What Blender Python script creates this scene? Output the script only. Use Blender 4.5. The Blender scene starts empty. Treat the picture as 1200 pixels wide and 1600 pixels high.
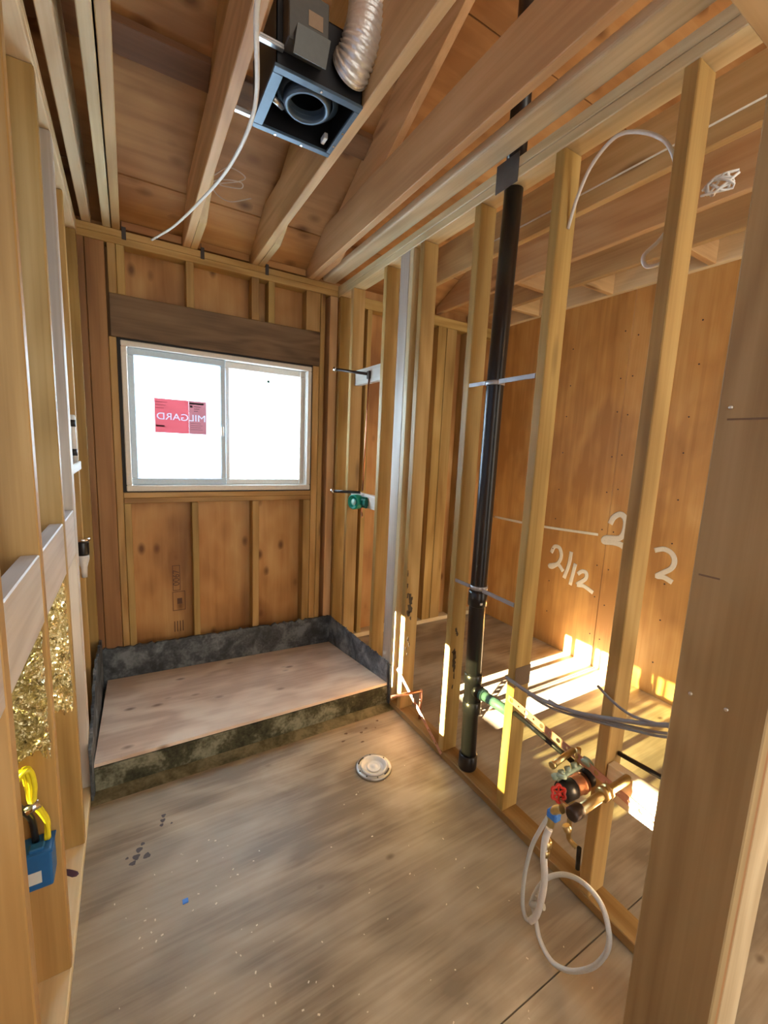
import bpy, bmesh, math, random
from mathutils import Vector, Matrix
random.seed(7)
scene = bpy.context.scene
COL = scene.collection

# ------------------------------------------------------------------ camera
FX, CAM = 665.08, Vector((0.1979, -2.9684, 1.5625))
fw = Vector((0.50943908, 0.84798658, -0.14625517))
rt = Vector((0.85972438, -0.5088164, 0.04449569))
up = Vector((0.03668528, 0.14840698, 0.9882457))
cd = bpy.data.cameras.new('camera')
cam = bpy.data.objects.new('camera', cd)
COL.objects.link(cam)
M3 = Matrix((rt, up, -fw)).transposed()
cam.matrix_world = Matrix.Translation(CAM) @ M3.to_4x4()
cd.sensor_fit = 'VERTICAL'
cd.sensor_height = 24.0
cd.lens = 24.0 * FX / 1600.0
cd.clip_start = 0.01
scene.camera = cam

# ------------------------------------------------------------------ view, world, sun, lights
vs = scene.view_settings
vs.view_transform = 'Standard'; vs.look = 'None'; vs.gamma = 1.0
vs.exposure = 0.92
vs.use_curve_mapping = False
world = bpy.data.worlds.new('sky'); scene.world = world
world.use_nodes = True
bg = world.node_tree.nodes['Background']
bg.inputs[0].default_value = (1.0, 0.95, 0.86, 1); bg.inputs[1].default_value = 0.8

def add_light(name, kind, energy, color, loc=(0, 0, 0), direction=(0, 0, -1), size=1, size_y=None, angle=None):
    ld = bpy.data.lights.new(name, kind); ld.energy = energy; ld.color = color
    o = bpy.data.objects.new(name, ld); COL.objects.link(o)
    o.location = loc
    o.rotation_euler = Vector(direction).to_track_quat('-Z', 'Y').to_euler()
    if kind == 'AREA':
        ld.shape = 'RECTANGLE'; ld.size = size; ld.size_y = size_y or size
    if angle is not None: ld.angle = angle
    return o
add_light('low_sun', 'SUN', 110.0, (1.0, 0.90, 0.72), (-6, -1, 2), (1.0, 0.0, -0.283), angle=math.radians(0.5))
# daylight outside the frosted window, added fills behind viewer and in side room
add_light('window_daylight', 'AREA', 200.0, (0.66, 0.86, 1.0), (0.76, 1.0, 2.2), (0, -1, -0.38), 2.6, 1.8)
add_light('rear_fill', 'AREA', 9.0, (1.0, 0.96, 0.90), (1.2, -4.9, 1.9), (0.0, 1, -0.05), 2.6, 2.0)
add_light('side_room_fill', 'AREA', 11.0, (1.0, 0.90, 0.72), (2.5, -4.6, 1.6), (0.1, 1, 0.0), 1.2, 1.8)

# ------------------------------------------------------------------ materials
MATS = {}
def new_mat(name):
    m = bpy.data.materials.new(name); m.use_nodes = True
    return m, m.node_tree.nodes, m.node_tree.links, m.node_tree.nodes['Principled BSDF']
def plain(name, color, rough=0.5, metal=0.0, spec=0.5, bump=0.0, bscale=80, coat=0.0):
    if name in MATS: return MATS[name]
    m, N, L, b = new_mat(name)
    b.inputs['Roughness'].default_value = rough; b.inputs['Metallic'].default_value = metal
    b.inputs['Specular IOR Level'].default_value = spec; b.inputs['Coat Weight'].default_value = coat
    tc = N.new('ShaderNodeTexCoord'); no = N.new('ShaderNodeTexNoise'); no.inputs['Scale'].default_value = bscale
    no.inputs['Detail'].default_value = 4
    L.new(tc.outputs['Object'], no.inputs['Vector'])
    mx = N.new('ShaderNodeMixRGB'); mx.blend_type = 'MIX'
    mx.inputs[1].default_value = (*[c * 0.88 for c in color], 1); mx.inputs[2].default_value = (*[min(1, c * 1.1) for c in color], 1)
    L.new(no.outputs['Fac'], mx.inputs[0]); L.new(mx.outputs[0], b.inputs['Base Color'])
    if bump:
        bp = N.new('ShaderNodeBump'); bp.inputs['Strength'].default_value = bump; bp.inputs['Distance'].default_value = 0.003
        L.new(no.outputs['Fac'], bp.inputs['Height']); L.new(bp.outputs[0], b.inputs['Normal'])
    MATS[name] = m
    return m

def wood(name, dark, mid, light, axis, rough=0.55, across=14.0, along=0.8, figure=0.35, knots=0.8, knot_scale=(1.6, 7.0), var=0.16,
         stain=None, stain_amt=0.0, stain_scale=1.3, ring=16.0, spec=0.4, kr=0.10, con=(0.35, 0.82)):
    """softwood / plywood: grain runs along `axis`; knots; optional worn patches."""
    key = name + '_' + 'xyz'[axis]
    if key in MATS: return MATS[key]
    m, N, L, b = new_mat(key)
    tc = N.new('ShaderNodeTexCoord'); oi = N.new('ShaderNodeObjectInfo')
    off = N.new('ShaderNodeVectorMath'); off.operation = 'MULTIPLY_ADD'
    comb = N.new('ShaderNodeCombineXYZ')
    for i in range(3): L.new(oi.outputs['Random'], comb.inputs[i])
    off.inputs[1].default_value = (37.0, 61.0, 23.0)
    L.new(comb.outputs[0], off.inputs[0]); L.new(tc.outputs['Object'], off.inputs[2])
    def mapped(a, c):
        mp = N.new('ShaderNodeMapping'); s = [c, c, c]; s[axis] = a
        mp.inputs['Scale'].default_value = s
        L.new(off.outputs[0], mp.inputs['Vector']); return mp
    def noise(mp, scale, detail, dist=0.0):
        n = N.new('ShaderNodeTexNoise'); n.inputs['Scale'].default_value = scale
        n.inputs['Detail'].default_value = detail; n.inputs['Distortion'].default_value = dist
        L.new(mp.outputs[0], n.inputs['Vector']); return n
    def math_(op, a, bb=None, c=None):
        x = N.new('ShaderNodeMath'); x.operation = op
        for i, v in enumerate((a, bb, c)):
            if v is None: continue
            if isinstance(v, (int, float)): x.inputs[i].default_value = v
            else: L.new(v, x.inputs[i])
        return x.outputs[0]
    broad = noise(mapped(along, across * 0.35), 1.0, 4, 0.6)
    streak = noise(mapped(along * 1.5, across * 5), 1.0, 5, 0.4)
    fig = noise(mapped(along * 0.6, across * 0.2), 1.0, 2, 0.3)
    # knots
    kv = N.new('ShaderNodeTexVoronoi'); kv.inputs['Scale'].default_value = 1.0
    L.new(mapped(knot_scale[0], knot_scale[1]).outputs[0], kv.inputs['Vector'])
    # knots bend the rings around them
    bend = math_('MULTIPLY', math_('SUBTRACT', 0.5, kv.outputs['Distance']), 0.10)
    s = math_('SINE', math_('MULTIPLY', math_('ADD', fig.outputs['Fac'], bend), ring * 3.0))
    rings = math_('MULTIPLY_ADD', s, 0.5, 0.5)
    f = math_('ADD', math_('MULTIPLY', broad.outputs['Fac'], 0.62), math_('MULTIPLY', rings, 0.22 * figure * 2))
    f = math_('ADD', f, math_('MULTIPLY', streak.outputs['Fac'], 0.32))
    ramp = N.new('ShaderNodeValToRGB')
    e = ramp.color_ramp.elements
    e[0].position = con[0]; e[0].color = (*dark, 1); e[1].position = con[1]; e[1].color = (*light, 1)
    k = e.new(0.58); k.color = (*mid, 1)
    L.new(f, ramp.inputs[0]); col = ramp.outputs[0]
    if stain:
        st = noise(mapped(stain_scale * 0.5, stain_scale * 1.4), 1.0, 6, 0.8)
        sr = N.new('ShaderNodeMapRange'); sr.inputs[1].default_value = 0.42; sr.inputs[2].default_value = 0.62
        sr.inputs[4].default_value = stain_amt
        L.new(st.outputs['Fac'], sr.inputs[0])
        mx = N.new('ShaderNodeMixRGB'); mx.inputs[2].default_value = (*stain, 1)
        L.new(sr.outputs[0], mx.inputs[0]); L.new(col, mx.inputs[1]); col = mx.outputs[0]
    # knot colour: only some cells
    csep = N.new('ShaderNodeSeparateColor'); L.new(kv.outputs['Color'], csep.inputs[0])
    gate = math_('GREATER_THAN', csep.outputs[0], 1.0 - 0.42 * knots)
    kd = N.new('ShaderNodeMapRange'); kd.inputs[1].default_value = kr * 0.45; kd.inputs[2].default_value = kr * 1.5
    kd.inputs[3].default_value = 1.0; kd.inputs[4].default_value = 0.0
    L.new(kv.outputs['Distance'], kd.inputs[0])
    kf = math_('MULTIPLY', math_('MULTIPLY', kd.outputs[0], gate), 0.82)
    mk = N.new('ShaderNodeMixRGB'); mk.inputs[2].default_value = (dark[0] * 0.35, dark[1] * 0.28, dark[2] * 0.25, 1)
    L.new(kf, mk.inputs[0]); L.new(col, mk.inputs[1])
    hs = N.new('ShaderNodeHueSaturation')
    L.new(mk.outputs[0], hs.inputs['Color'])
    L.new(math_('MULTIPLY_ADD', oi.outputs['Random'], var * 2, 1 - var), hs.inputs['Value'])
    rr = math_('FRACT', math_('MULTIPLY', oi.outputs['Random'], 7.31))
    L.new(math_('MULTIPLY_ADD', rr, 0.016, 0.492), hs.inputs['Hue'])
    L.new(hs.outputs[0], b.inputs['Base Color'])
    b.inputs['Roughness'].default_value = rough; b.inputs['Specular IOR Level'].default_value = spec
    bp = N.new('ShaderNodeBump'); bp.inputs['Strength'].default_value = 0.25; bp.inputs['Distance'].default_value = 0.002
    L.new(f, bp.inputs['Height']); L.new(bp.outputs[0], b.inputs['Normal'])
    MATS[key] = m
    return m
def W_stud(a): return wood('stud_pine', (0.29, 0.165, 0.046), (0.435, 0.278, 0.094), (0.56, 0.385, 0.162), a, rough=0.5, knots=1.0, kr=0.12)
def W_pale(a): return wood('pale_pine', (0.50, 0.37, 0.20), (0.66, 0.52, 0.31), (0.78, 0.66, 0.44), a, rough=0.45, knots=0.5)
def W_joist(a): return wood('joist_fir', (0.44, 0.265, 0.115), (0.59, 0.385, 0.18), (0.70, 0.49, 0.26), a, rough=0.55, knots=0.9, across=12, kr=0.12)
def W_white(a): return wood('window_lit_pine', (0.42, 0.36, 0.30), (0.58, 0.52, 0.45), (0.70, 0.65, 0.58), a, rough=0.5, knots=0.8)  # whitish tone puts cool window light into the pine colour
def W_brown(a): return wood('brown_fir', (0.22, 0.105, 0.036), (0.34, 0.175, 0.066), (0.44, 0.25, 0.10), a, rough=0.55, knots=0.6)
def W_header(a): return wood('dull_glued_timber', (0.12, 0.075, 0.038), (0.20, 0.125, 0.065), (0.27, 0.18, 0.10), a, rough=0.6, knots=0.9, across=16, along=1.4)
def W_ply_back(a): return wood('back_sheathing', (0.31, 0.135, 0.040), (0.48, 0.240, 0.080), (0.61, 0.36, 0.145), a, rough=0.5, across=4.5, along=1.1, figure=0.35, knots=1.1, knot_scale=(5.0, 9.0), ring=9, kr=0.16, con=(0.42, 0.74))
def W_ply_far(a): return wood('far_sheathing', (0.40, 0.19, 0.055), (0.54, 0.28, 0.085), (0.66, 0.39, 0.14), a, rough=0.5, across=7, along=0.8, figure=0.35, knots=0.7, knot_scale=(5, 10.0), ring=9, kr=0.09, con=(0.42, 0.74))
def W_ply_roof(a): return wood('roof_sheathing', (0.32, 0.145, 0.050), (0.48, 0.245, 0.090), (0.62, 0.37, 0.155), a, rough=0.6, across=4, along=0.8, figure=0.3, knots=1.1, knot_scale=(5.5, 9.0), ring=7, kr=0.22, con=(0.42, 0.74))
def W_ply_floor(a): return wood('floor_plywood', (0.20, 0.145, 0.085), (0.36, 0.28, 0.180), (0.48, 0.39, 0.265), a, rough=0.42, across=12.0, along=2.2, figure=0.35, knots=0.8, knot_scale=(4.5, 7.5), ring=9, var=0.0,
                             stain=(0.27, 0.235, 0.185), stain_amt=0.45, spec=0.45, kr=0.08, con=(0.42, 0.74))
def W_ply_platform(a): return wood('platform_plywood', (0.58, 0.42, 0.31), (0.72, 0.56, 0.43), (0.82, 0.68, 0.54), a, rough=0.5, across=8, along=1.5, figure=0.5, knots=1.2, knot_scale=(6.5, 11.0), ring=9, var=0.0, kr=0.15, con=(0.42, 0.74))

def liner_mat(name, c1, c2, c3, rough=0.55):
    if name in MATS: return MATS[name]
    m, N, L, b = new_mat(name)
    tc = N.new('ShaderNodeTexCoord')
    n = N.new('ShaderNodeTexNoise'); n.inputs['Scale'].default_value = 9; n.inputs['Detail'].default_value = 8; n.inputs['Distortion'].default_value = 0.8
    n2 = N.new('ShaderNodeTexNoise'); n2.inputs['Scale'].default_value = 70; n2.inputs['Detail'].default_value = 5
    L.new(tc.outputs['Object'], n.inputs['Vector']); L.new(tc.outputs['Object'], n2.inputs['Vector'])
    ad = N.new('ShaderNodeMath'); ad.operation = 'MULTIPLY_ADD'; ad.inputs[1].default_value = 0.35
    L.new(n2.outputs['Fac'], ad.inputs[0]); L.new(n.outputs['Fac'], ad.inputs[2])
    r = N.new('ShaderNodeValToRGB'); e = r.color_ramp.elements
    e[0].position = 0.52; e[0].color = (*c1, 1); e[1].position = 0.85; e[1].color = (*c3, 1)
    k = e.new(0.66); k.color = (*c2, 1)
    L.new(ad.outputs[0], r.inputs[0]); L.new(r.outputs[0], b.inputs['Base Color'])
    b.inputs['Roughness'].default_value = rough
    bp = N.new('ShaderNodeBump'); bp.inputs['Strength'].default_value = 0.6; bp.inputs['Distance'].default_value = 0.004
    L.new(ad.outputs[0], bp.inputs['Height']); L.new(bp.outputs[0], b.inputs['Normal'])
    MATS[name] = m
    return m
LINER = liner_mat('tar_liner', (0.030, 0.036, 0.042), (0.065, 0.078, 0.090), (0.18, 0.205, 0.225))
LINERB = liner_mat('blue_liner', (0.055, 0.070, 0.090), (0.13, 0.155, 0.185), (0.30, 0.34, 0.38))
MOSSY = liner_mat('speckled_mortar', (0.022, 0.022, 0.010), (0.065, 0.065, 0.034), (0.24, 0.24, 0.17), 0.8)
MORTAR = liner_mat('damp_mortar', (0.06, 0.055, 0.025), (0.12, 0.105, 0.055), (0.21, 0.185, 0.11), 0.8)
BLACK = plain('black_plastic', (0.012, 0.012, 0.014), 0.28, bump=0.05)
GALV = plain('galvanised_steel', (0.55, 0.56, 0.57), 0.35, 1.0)
DARKSTEEL = plain('grey_steel', (0.12, 0.122, 0.115), 0.42, 0.6)
BLUEGREY = plain('blue_grey_enamel', (0.085, 0.13, 0.18), 0.4, 0.3)
INSIDE = plain('black_enamel', (0.010, 0.011, 0.014), 0.5)
FOILDUCT = plain('aluminium_foil', (0.90, 0.91, 0.90), 0.28, 0.55, bump=0.5, bscale=140)
COPPER = plain('copper', (0.72, 0.36, 0.22), 0.32, 1.0)
COPPERPL = plain('copper_plate', (0.62, 0.33, 0.24), 0.5, 0.35)
BRASS = plain('brass', (0.66, 0.53, 0.26), 0.32, 1.0)
CHROME = plain('chrome', (0.8, 0.8, 0.8), 0.15, 1.0)
RED = plain('red_enamel', (0.62, 0.035, 0.02), 0.4)
GREENP = plain('green_plastic', (0.0, 0.30, 0.20), 0.28)
PALEGREEN = plain('pale_green_patina', (0.36, 0.50, 0.42), 0.5)
TEAL = plain('teal_pipe', (0.10, 0.22, 0.20), 0.4)
VINYL = plain('white_vinyl', (0.72, 0.68, 0.62), 0.35)
SASHV = plain('white_vinyl_sash', (0.58, 0.74, 0.90), 0.35)
CABLE = plain('white_cable', (0.74, 0.70, 0.60), 0.45)
GREYCABLE = plain('grey_tubing', (0.26, 0.27, 0.30), 0.4)
YELLOW = plain('yellow_cable', (0.85, 0.72, 0.02), 0.4)
BLUEBOX = plain('blue_plastic', (0.015, 0.12, 0.33), 0.4)
PAPER = plain('paper_label', (0.66, 0.66, 0.62), 0.6)
WHITEP = plain('white_plastic', (0.72, 0.72, 0.70), 0.35)
BRAID = plain('braided_hose', (0.74, 0.78, 0.80), 0.35, 0.45, bump=0.8, bscale=500)
TAPEGREY = plain('grey_plate_metal', (0.14, 0.145, 0.15), 0.45, 0.6)
DARKGAP = plain('dark_gap', (0.01, 0.01, 0.012), 0.7)
SPRAY = plain('white_spray_paint', (0.74, 0.68, 0.55), 0.7)
NAILM = plain('nail_steel', (0.75, 0.70, 0.62), 0.35, 0.8)
PENCIL = plain('dark_mark', (0.07, 0.045, 0.04), 0.8)
BLUETAPE = plain('blue_ribbon', (0.05, 0.22, 0.70), 0.5)
INK = plain('black_stamp_ink', (0.13, 0.06, 0.03), 0.7)

def foil_mat():
    m, N, L, b = new_mat('gold_foil')
    b.inputs['Base Color'].default_value = (0.78, 0.69, 0.42, 1); b.inputs['Metallic'].default_value = 0.9; b.inputs['Roughness'].default_value = 0.22
    tc = N.new('ShaderNodeTexCoord'); n = N.new('ShaderNodeTexNoise'); n.inputs['Scale'].default_value = 45; n.inputs['Detail'].default_value = 6; n.inputs['Distortion'].default_value = 1.0
    L.new(tc.outputs['Object'], n.inputs['Vector'])
    bp = N.new('ShaderNodeBump'); bp.inputs['Strength'].default_value = 1.0; bp.inputs['Distance'].default_value = 0.012
    L.new(n.outputs['Fac'], bp.inputs['Height']); L.new(bp.outputs[0], b.inputs['Normal'])
    return m
FOIL = foil_mat()
def frosted():
    m, N, L, b = new_mat('frosted_glass')
    N.remove(b)
    t = N.new('ShaderNodeBsdfTranslucent'); t.inputs[0].default_value = (0.93, 0.97, 1.0, 1)
    g = N.new('ShaderNodeBsdfGlossy'); g.inputs['Roughness'].default_value = 0.3
    mx = N.new('ShaderNodeMixShader'); mx.inputs[0].default_value = 0.05
    L.new(t.outputs[0], mx.inputs[1]); L.new(g.outputs[0], mx.inputs[2])
    L.new(mx.outputs[0], N['Material Output'].inputs[0])
    return m
FROST = frosted()
def fill_pane():
    m, N, L, b = new_mat('added_fill_pane'); N.remove(b)
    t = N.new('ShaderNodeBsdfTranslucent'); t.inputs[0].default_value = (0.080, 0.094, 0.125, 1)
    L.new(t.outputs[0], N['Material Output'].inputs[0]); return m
FILLPANE = fill_pane()
def thin_tint(name, color):
    m, N, L, b = new_mat(name); N.remove(b)
    t = N.new('ShaderNodeBsdfTransparent'); t.inputs[0].default_value = (*color, 1)
    g = N.new('ShaderNodeBsdfGlossy'); g.inputs['Roughness'].default_value = 0.05
    mx = N.new('ShaderNodeMixShader'); mx.inputs[0].default_value = 0.05
    L.new(t.outputs[0], mx.inputs[1]); L.new(g.outputs[0], mx.inputs[2])
    L.new(mx.outputs[0], N['Material Output'].inputs[0])
    return m
TINT = thin_tint('tinted_glass', (0.36, 0.35, 0.24))
def sticker_mat(name, c):
    m, N, L, b = new_mat(name)
    out = N['Material Output']
    t = N.new('ShaderNodeBsdfTranslucent'); t.inputs[0].default_value = (*c, 1)
    b.inputs['Base Color'].default_value = (*c, 1); b.inputs['Roughness'].default_value = 0.5
    mx = N.new('ShaderNodeMixShader'); mx.inputs[0].default_value = 0.6
    L.new(b.outputs[0], mx.inputs[1]); L.new(t.outputs[0], mx.inputs[2]); L.new(mx.outputs[0], out.inputs[0])
    return m
STK_RED = sticker_mat('sticker_red', (0.17, 0.026, 0.030))
STK_TAN = sticker_mat('sticker_tan', (0.115, 0.036, 0.038))
STK_WHITE = sticker_mat('sticker_white', (0.16, 0.14, 0.17))
STK_DARK = sticker_mat('sticker_dark', (0.02, 0.007, 0.009))
STK_GREEN = sticker_mat('sticker_green', (0.01, 0.06, 0.025))

# ------------------------------------------------------------------ mesh helpers
class MB:
    def __init__(self): self.bm = bmesh.new()
    def box(self, mn, mx, bev=0.0, seg=1):
        b2 = bmesh.new()
        bmesh.ops.create_cube(b2, size=1.0)
        for v in b2.verts:
            v.co = Vector([mn[i] + (v.co[i] + 0.5) * (mx[i] - mn[i]) for i in range(3)])
        if bev: bmesh.ops.bevel(b2, geom=b2.edges[:], offset=bev, segments=seg, affect='EDGES', profile=0.6)
        self.merge(b2); return self
    def merge(self, b2, mat=None):
        me = bpy.data.meshes.new('t'); b2.to_mesh(me); b2.free()
        if mat is not None: me.transform(mat)
        self.bm.from_mesh(me); bpy.data.meshes.remove(me)
    def prism(self, pts, axis, a0, a1, bev=0.0):
        """polygon pts in the two other axes (in order), extruded along axis."""
        b2 = bmesh.new(); o = [i for i in range(3) if i != axis]
        rows = []
        for a in (a0, a1):
            r = []
            for p in pts:
                c = [0, 0, 0]; c[axis] = a; c[o[0]] = p[0]; c[o[1]] = p[1]; r.append(b2.verts.new(c))
            rows.append(r)
        n = len(pts)
        b2.faces.new(rows[0]); b2.faces.new(rows[1][::-1])
        for i in range(n): b2.faces.new([rows[0][i], rows[1][i], rows[1][(i + 1) % n], rows[0][(i + 1) % n]])
        bmesh.ops.recalc_face_normals(b2, faces=b2.faces[:])
        if bev: bmesh.ops.bevel(b2, geom=b2.edges[:], offset=bev, segments=1, affect='EDGES')
        self.merge(b2); return self
    def tube(self, pts, r, seg=12, caps=True, closed=False, flat=None):
        pts = [Vector(p) for p in pts]; n = len(pts)
        rs = r if isinstance(r, (list, tuple)) else [r] * n
        tang = []
        for i in range(n):
            if closed: t = pts[(i + 1) % n] - pts[i - 1]
            else: t = pts[min(i + 1, n - 1)] - pts[max(i - 1, 0)]
            tang.append(t.normalized())
        a = Vector((0, 0, 1)) if abs(tang[0].z) < 0.9 else Vector((1, 0, 0))
        nrm = (a - tang[0] * a.dot(tang[0])).normalized()
        b2 = bmesh.new(); rings = []
        for i in range(n):
            nrm = (nrm - tang[i] * nrm.dot(tang[i])).normalized()
            bi = tang[i].cross(nrm)
            ring = []
            for k in range(seg):
                th = 2 * math.pi * k / seg
                ring.append(b2.verts.new(pts[i] + (nrm * math.cos(th) + bi * math.sin(th) * (flat or 1.0)) * rs[i]))
            rings.append(ring)
        for i in range(n if closed else n - 1):
            A, B = rings[i], rings[(i + 1) % n]
            for k in range(seg): b2.faces.new([A[k], A[(k + 1) % seg], B[(k + 1) % seg], B[k]])
        if caps and not closed:
            b2.faces.new(rings[0][::-1]); b2.faces.new(rings[-1])
        for f in b2.faces: f.smooth = len(f.verts) == 4
        bmesh.ops.recalc_face_normals(b2, faces=b2.faces[:])
        self.merge(b2); return self
    def lathe(self, prof, origin, axis=(0, 0, 1), seg=32, caps=True):
        """profile [(radius, height)] spun about axis at origin."""
        b2 = bmesh.new(); rings = []
        for r, h in prof:
            rings.append([b2.verts.new((max(r, 1e-5) * math.cos(2 * math.pi * k / seg), max(r, 1e-5) * math.sin(2 * math.pi * k / seg), h)) for k in range(seg)])
        for A, B in zip(rings, rings[1:]):
            for k in range(seg):
                f = b2.faces.new([A[k], A[(k + 1) % seg], B[(k + 1) % seg], B[k]]); f.smooth = True
        if caps: b2.faces.new(rings[0][::-1]); b2.faces.new(rings[-1])
        q = Vector((0, 0, 1)).rotation_difference(Vector(axis).normalized()).to_matrix().to_4x4()
        bmesh.ops.recalc_face_normals(b2, faces=b2.faces[:])
        self.merge(b2, Matrix.Translation(Vector(origin)) @ q); return self
    def build(self, name, mat, parent=None, label=None, cat=None, group=None, kind=None, smooth=False):
        bm = self.bm
        mn = Vector([min(v.co[i] for v in bm.verts) for i in range(3)]); mx = Vector([max(v.co[i] for v in bm.verts) for i in range(3)])
        c = (mn + mx) / 2; c.z = mn.z if parent is None else c.z
        for v in bm.verts: v.co -= c
        me = bpy.data.meshes.new(name); bm.to_mesh(me); bm.free()
        me.materials.append(mat)
        if smooth:
            for p in me.polygons: p.use_smooth = True
        o = bpy.data.objects.new(name, me); COL.objects.link(o)
        if parent is not None:
            o.parent = parent; o.location = c - wloc(parent)
        else: o.location = c
        tag(o, label, cat, group, kind)
        return o
def wloc(o):
    v = Vector(o.location)
    while o.parent: o = o.parent; v += Vector(o.location)
    return v
def tag(o, label=None, cat=None, group=None, kind=None):
    if label: o['label'] = label
    if cat: o['category'] = cat
    if group: o['group'] = group
    if kind: o['kind'] = kind
    return o
def thing(name, label, cat, loc, group=None):
    o = bpy.data.objects.new(name, None); COL.objects.link(o); o.location = loc; o.empty_display_size = 0.05
    return tag(o, label, cat, group)
def lumber(name, label, cat, group, mn, mx, wf=W_stud, bev=0.003):
    d = [mx[i] - mn[i] for i in range(3)]; axis = d.index(max(d))
    return MB().box(mn, mx, bev).build(name, wf(axis), None, label, cat, group)
def spline(pts, n=8):
    P = [Vector(p) for p in pts]; out = []
    Q = [P[0] * 2 - P[1]] + P + [P[-1] * 2 - P[-2]]
    for i in range(1, len(Q) - 2):
        a, b, c, d = Q[i - 1], Q[i], Q[i + 1], Q[i + 2]
        for k in range(n):
            t = k / n
            out.append(0.5 * ((2 * b) + (c - a) * t + (2 * a - 5 * b + 4 * c - d) * t * t + (3 * b - a - 3 * c + d) * t ** 3))
    out.append(P[-1]); return out
def text_mesh(txt, size, to_world, name, mat, parent, extrude=0.0006, bold=0.0):
    cu = bpy.data.curves.new('t', 'FONT'); cu.body = txt; cu.size = size; cu.align_x = 'CENTER'; cu.align_y = 'CENTER'
    cu.extrude = extrude; cu.offset = bold
    o = bpy.data.objects.new('t', cu); COL.objects.link(o)
    dg = bpy.context.evaluated_depsgraph_get(); me = bpy.data.meshes.new_from_object(o.evaluated_get(dg))
    bpy.data.objects.remove(o)
    me.transform(to_world)
    mb = MB(); mb.bm.from_mesh(me); bpy.data.meshes.remove(me)
    bmesh.ops.recalc_face_normals(mb.bm, faces=mb.bm.faces[:])
    return mb.build(name, mat, parent)

# ------------------------------------------------------------------ dimensions
W, H, HT, SH = 1.524, 2.618, 2.694, 0.038   # right wall face, plate underside, plate top, stud thickness
D4, XF = 0.089, 3.17
XL = -0.14

# ------------------------------------------------------------------ structure
mb = MB()
for a, b, c, d in [(-0.16, 1.567, 0.12, -2.341), (-0.16, 1.567, -2.345, -4.6), (1.569, 3.4, 0.12, -1.222), (1.569, 3.4, -1.228, -2.341), (1.569, 3.4, -2.345, -4.6)]:
    mb.box((a, d, -0.02), (b, c, 0.0))
mb.box((-0.16, -4.6, -0.045), (3.4, 0.12, -0.025))
mb.build('floor', W_ply_floor(0), kind='structure')
# far wall of the side room in 1.2 m plywood panels
mb = MB()
ys = [0.10, -1.188, -2.41, -3.63, -4.6]
for a, b in zip(ys, ys[1:]): mb.box((XF, b + 0.0025, 0.0), (XF + 0.02, a - 0.0025, 4.6), 0.001)
mb.build('wall_right', W_ply_far(2), kind='structure')
# back sheathing around the window opening
wx0, wx1, wz0, wz1 = 0.172, 1.340, 1.238, 2.118
mb = MB()
mb.box((-0.16, 0.090, 0.0), (wx0 - 0.012, 0.105, 2.9)).box((wx1 + 0.012, 0.090, 0), (3.2, 0.105, 2.9))
mb.box((wx0 - 0.012, 0.090, 0), (wx1 + 0.012, 0.105, wz0 - 0.008)).box((wx0 - 0.012, 0.090, wz1 + 0.008), (wx1 + 0.012, 0.105, 2.9))
mb.build('wall_back', W_ply_back(2), kind='structure')
# left sheathing: unseen low openings added to shape the sun patches
mb = MB()
for y0, y1, z0, z1 in [(-0.945, 0.105, 0, 4.6), (-2.46, -0.945, 0, 0.60), (-2.46, -0.945, 1.085, 1.29), (-2.46, -0.945, 2.45, 4.6), (-4.6, -2.46, 0, 4.6), (-1.475, -1.445, 0.6, 1.085),
                       (-2.36, -2.10, 0.60, 1.085), (-2.46, -2.36, 0.60, 0.90), (-2.46, -2.36, 1.04, 1.085)]:
    mb.box((XL - 0.02, y0, z0), (XL, y1, z1))
mb.build('wall_left', W_ply_back(2), kind='structure')
MB().box((XL - 0.014, -2.460, 1.290), (XL - 0.010, -0.945, 2.450)).build('unseen_pane_upper', FILLPANE, kind='structure')  # unseen dim pane added to brighten the right-hand studs
MB().box((XL - 0.014, -2.100, 0.602), (XL - 0.010, -1.475, 1.083)).build('unseen_pane_low', TINT, kind='structure')  # unseen tinted pane added to dim the sun beyond the first bay
# sloping roof boards, in sheets with open joints
Z0, SL = 2.785, 0.465
def roof_z(y): return Z0 - SL * y
mb = MB()
for ya, yb in [(0.12, -0.203), (-0.211, -1.31), (-1.316, -2.42), (-2.426, -3.5), (-3.506, -4.6)]:
    mb.prism([(ya, roof_z(ya)), (yb, roof_z(yb)), (yb, roof_z(yb) + 0.02), (ya, roof_z(ya) + 0.02)], 0, -0.16, 3.2)
mb.prism([(0.12, roof_z(0.12) + 0.045), (-4.6, roof_z(-4.6) + 0.045), (-4.6, roof_z(-4.6) + 0.055), (0.12, roof_z(0.12) + 0.055)], 0, -0.16, 3.2)
mb.build('ceiling', W_ply_roof(0), kind='structure')
MB().box((-0.16, 0.106, 0), (3.2, 0.125, 0.05)).build('trim_1', W_brown(0), kind='structure')

# ------------------------------------------------------------------ back wall framing (y 0 .. 0.089)
G = 'framing boards of the back window wall'
def bst(x0, x1, z0, z1, label, name='wall_stud', cat='stud', wf=W_stud, y0=0.0):
    return lumber(name, label, cat, G, (x0, y0, z0), (x1, 0.089, z1), wf)
lumber('bottom_plate', 'bottom plate of the window wall, behind the dark upturned liner', 'plate', None, (XL, 0.0, 0.0), (W + 0.0, 0.089, 0.0375))
o = MB()
o.box((XL, 0.0, H), (W - 0.002, 0.089, H + 0.0375), 0.003).box((XL, 0.0, H + 0.0385), (W - 0.002, 0.089, HT), 0.003)
o.build('top_plate', W_stud(0), None, 'doubled top plate running across above the window', 'plate')
bst(-0.01, 0.028, 0.0385, H - .001, 'narrow stud in the left corner of the window wall', wf=W_brown)
bst(0.030, 0.120, 0.0385, H - .001, 'broad reddish brown stud left of the window', wf=W_brown, y0=-0.002)
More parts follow.
